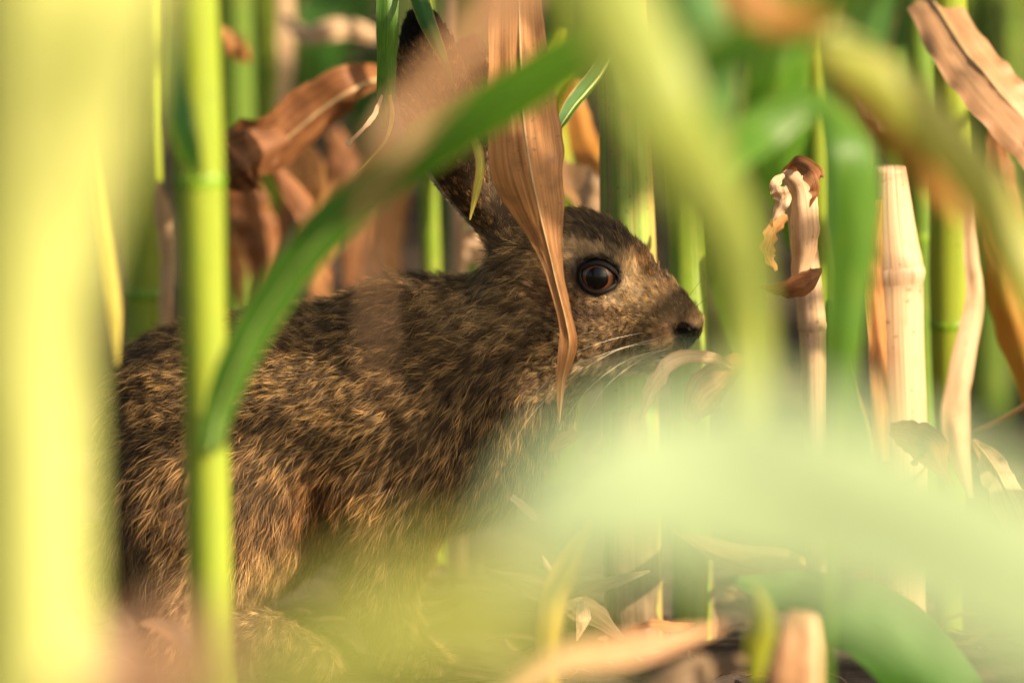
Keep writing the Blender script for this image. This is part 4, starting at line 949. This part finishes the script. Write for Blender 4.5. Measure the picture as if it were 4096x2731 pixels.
# whiskers
wd0 = lid_m
def whisker(pts, r, mat): 
    C = [P(*q) for q in pts]
    tube('whisker', C, [r, r * .8, r * .5, r * .15], mat, hare, n=26, m=5)
wm, n, L = newmat('whisker_white'); pb = n.new('ShaderNodeBsdfPrincipled'); pb.inputs['Base Color'].default_value = (.75, .68, .52, 1); pb.inputs['Roughness'].default_value = .3
o_ = n.new('ShaderNodeOutputMaterial'); L.new(pb.outputs[0], o_.inputs[0])
wd, n, L = newmat('whisker_dark'); pb = n.new('ShaderNodeBsdfPrincipled'); pb.inputs['Base Color'].default_value = (.01, .008, .007, 1); pb.inputs['Roughness'].default_value = .3
o_ = n.new('ShaderNodeOutputMaterial'); L.new(pb.outputs[0], o_.inputs[0])
for pts in ([(2610, 1370, -.014), (2470, 1400, -.035), (2300, 1500, -.06), (2160, 1620, -.07), (2060, 1760, -.075), (2000, 1880, -.078)],
            [(2570, 1330, -.015), (2420, 1365, -.035), (2260, 1430, -.055), (2120, 1520, -.065)],
            [(2640, 1400, -.012), (2510, 1440, -.03), (2380, 1530, -.05), (2270, 1660, -.06), (2200, 1800, -.064)],
            [(2680, 1390, -.011), (2560, 1440, -.03), (2420, 1550, -.05), (2330, 1700, -.055)],
            [(2640, 1350, -.013), (2430, 1410, -.04), (2220, 1500, -.065), (2090, 1640, -.075)]):
    whisker(pts, .00009, wm)
tube('mouth', [P(2752, 1385, -.0055), P(2740, 1412, -.006), P(2700, 1426, -.008), P(2640, 1430, -.010)], [.0006, .0007, .0006, .0003], lid_m, hare, n=20, m=6)
for pts in ([(2500, 1160, -.018), (2540, 1215, -.026), (2600, 1280, -.03)], [(2740, 1200, .0), (2790, 1140, -.004), (2850, 1060, -.006)],
            [(2770, 1240, .0), (2830, 1190, -.004), (2900, 1150, -.006)], [(2530, 1280, -.018), (2600, 1330, -.028), (2680, 1370, -.034)],
            [(2560, 1240, -.016), (2610, 1290, -.026), (2650, 1350, -.03)], [(2330, 850, .0), (2310, 820, -.004), (2300, 790, -.006)]):
    whisker(pts, .00011, wd)

# ================================================================== LITTER
def litter():
    rs = random.Random(9); V = []; F = []; UV = []
    for k in range(6000):
        x = rs.uniform(-.8, .8); y = rs.uniform(-1.2, 2.6)
        z = float(ground_h(np.array([x]), np.array([y]))[0]) + rs.uniform(.001, .010)
        a = rs.uniform(0, 6.28); L_ = rs.uniform(.006, .04); w = rs.uniform(.0012, .006) ; b = rs.uniform(-.5, .5); cu = rs.uniform(-.5, .9)
        d = np.array([math.cos(a), math.sin(a), 0]); s = np.array([-d[1], d[0], b])
        v0 = len(V)
        for i in range(5):
            t = i / 4 - .5; ww = w * (1 - (2 * abs(t)) ** 2 * .8)
            c = np.array([x, y, z]) + d * t * L_ + np.array([0, 0, 1]) * (cu * (t * t) * L_ + b * t * .4 * L_)
            for u in (-.5, 0, .5):
                V.append(c + s * u * ww + np.array([0, 0, abs(u) * ww * .5])); UV.append((u + .5 + k * .37, t * L_ * 12 + k * .71))
        for i in range(4):
            for j in range(2):
                q = v0 + i * 3 + j; F.append((q, q + 1, q + 4, q + 3))
    o = mesh_obj('leaf_litter', V, F, M['dull'], None, UV); tag(o, 'small dry leaf scraps strewn over the soil', None, None, 'stuff')
litter()
LIT = [((2190, 2000, -.04), (2130, 2060, -.045), 45, 'pale', 'pale straw chip leaning in the shade below the chest'),
       ((2300, 1730, -.05), (2225, 1820, -.05), 70, 'pale', 'small blunt tan leaf scrap below the hanging leaf\'s tip')]
px_blade('straw_chip', [(2045, 1985, -.05), (2100, 2030, -.05), (2150, 2075, -.05)], [26, 34, 30], M['pale'], roll=(.2,), fold=.1, seed=201, n=12, m=5, label='pale straw chip in front of the chest')
px_blade('leaf_scrap', [(2195, 1800, -.05), (2250, 1760, -.05), (2305, 1730, -.05)], [12, 60, 40], M['dry'], roll=(.2,), fold=.3, seed=202, n=14, m=5, label='small blunt tan leaf scrap below the hanging leaf\'s tip')
px_blade('leaf_scrap', [(2170, 2220, -.08), (2190, 2260, -.08), (2215, 2290, -.08)], [4, 22, 8], M['pale'], roll=(.2,), fold=.3, seed=203, n=14, m=5, label='tiny pale scrap near the upright yellow blade')
px_blade('dry_leaf', [(2500, 2520, -.12), (2600, 2490, -.14), (2700, 2500, -.12), (2780, 2490, -.1)], [10, 34, 40, 8], M['dry'], roll=(.9, .6), fold=.5, seed=204, label='small dry leaf on the soil right of the upright blade')
px_blade('dry_leaf', [(2150, 2420, -.06), (2300, 2360, -.07), (2450, 2320, -.06), (2600, 2280, -.04)], [10, 60, 60, 10], M['dull'], roll=(1.0, .7), fold=.5, seed=205, label='pale narrow leaf lying behind the upright blade')
px_blade('dry_leaf', [(2330, 2400, -.09), (2340, 2480, -.1), (2310, 2560, -.1)], [50, 60, 10], M['pale'], roll=(.3, .7), fold=.5, seed=206, label='crumpled pale scrap at the upright blade\'s right side')
px_blade('dry_leaf', [(1500, 3500, -.75), (1850, 2950, -.72), (2200, 2660, -.7), (2550, 2580, -.66), (2900, 2500, -.6)], [30, 90, 130, 140, 20], M['tan'], roll=(.9, .7), fold=.3, seed=207, label='long blurred tan leaf lying across the bottom')
px_blade('dry_leaf', [(2250, 3250, -.45), (2500, 2850, -.45), (2750, 2690, -.45), (3000, 2630, -.42)], [30, 80, 140, 30], M['dull'], roll=(.7, .5), fold=.3, seed=208, label='blurred reddish brown leaf at the bottom, left of the stub')
px_blade('dry_leaf', [(1950, 2280, .02), (2150, 2330, -.0), (2350, 2420, -.02), (2500, 2560, -.04)], [20, 130, 150, 20], M['dull'], roll=(1.0, .9), fold=.4, seed=209, label='brown leaf lying in the shade before the forepaws')
px_blade('dry_leaf', [(2700, 2100, .1), (2950, 2200, .08), (3200, 2250, .06), (3400, 2400, .05)], [40, 150, 140, 20], M['tan'], roll=(.9, .8), fold=.4, seed=210, label='fallen tan leaf beneath the mint leaf')
px_blade('dry_leaf', [(3400, 2300, .2), (3600, 2200, .2), (3850, 2150, .2), (4080, 2200, .2)], [20, 120, 130, 20], M['brown'], roll=(.9, .8), fold=.4, seed=211, label='fallen brown leaf on the soil at the lower right')
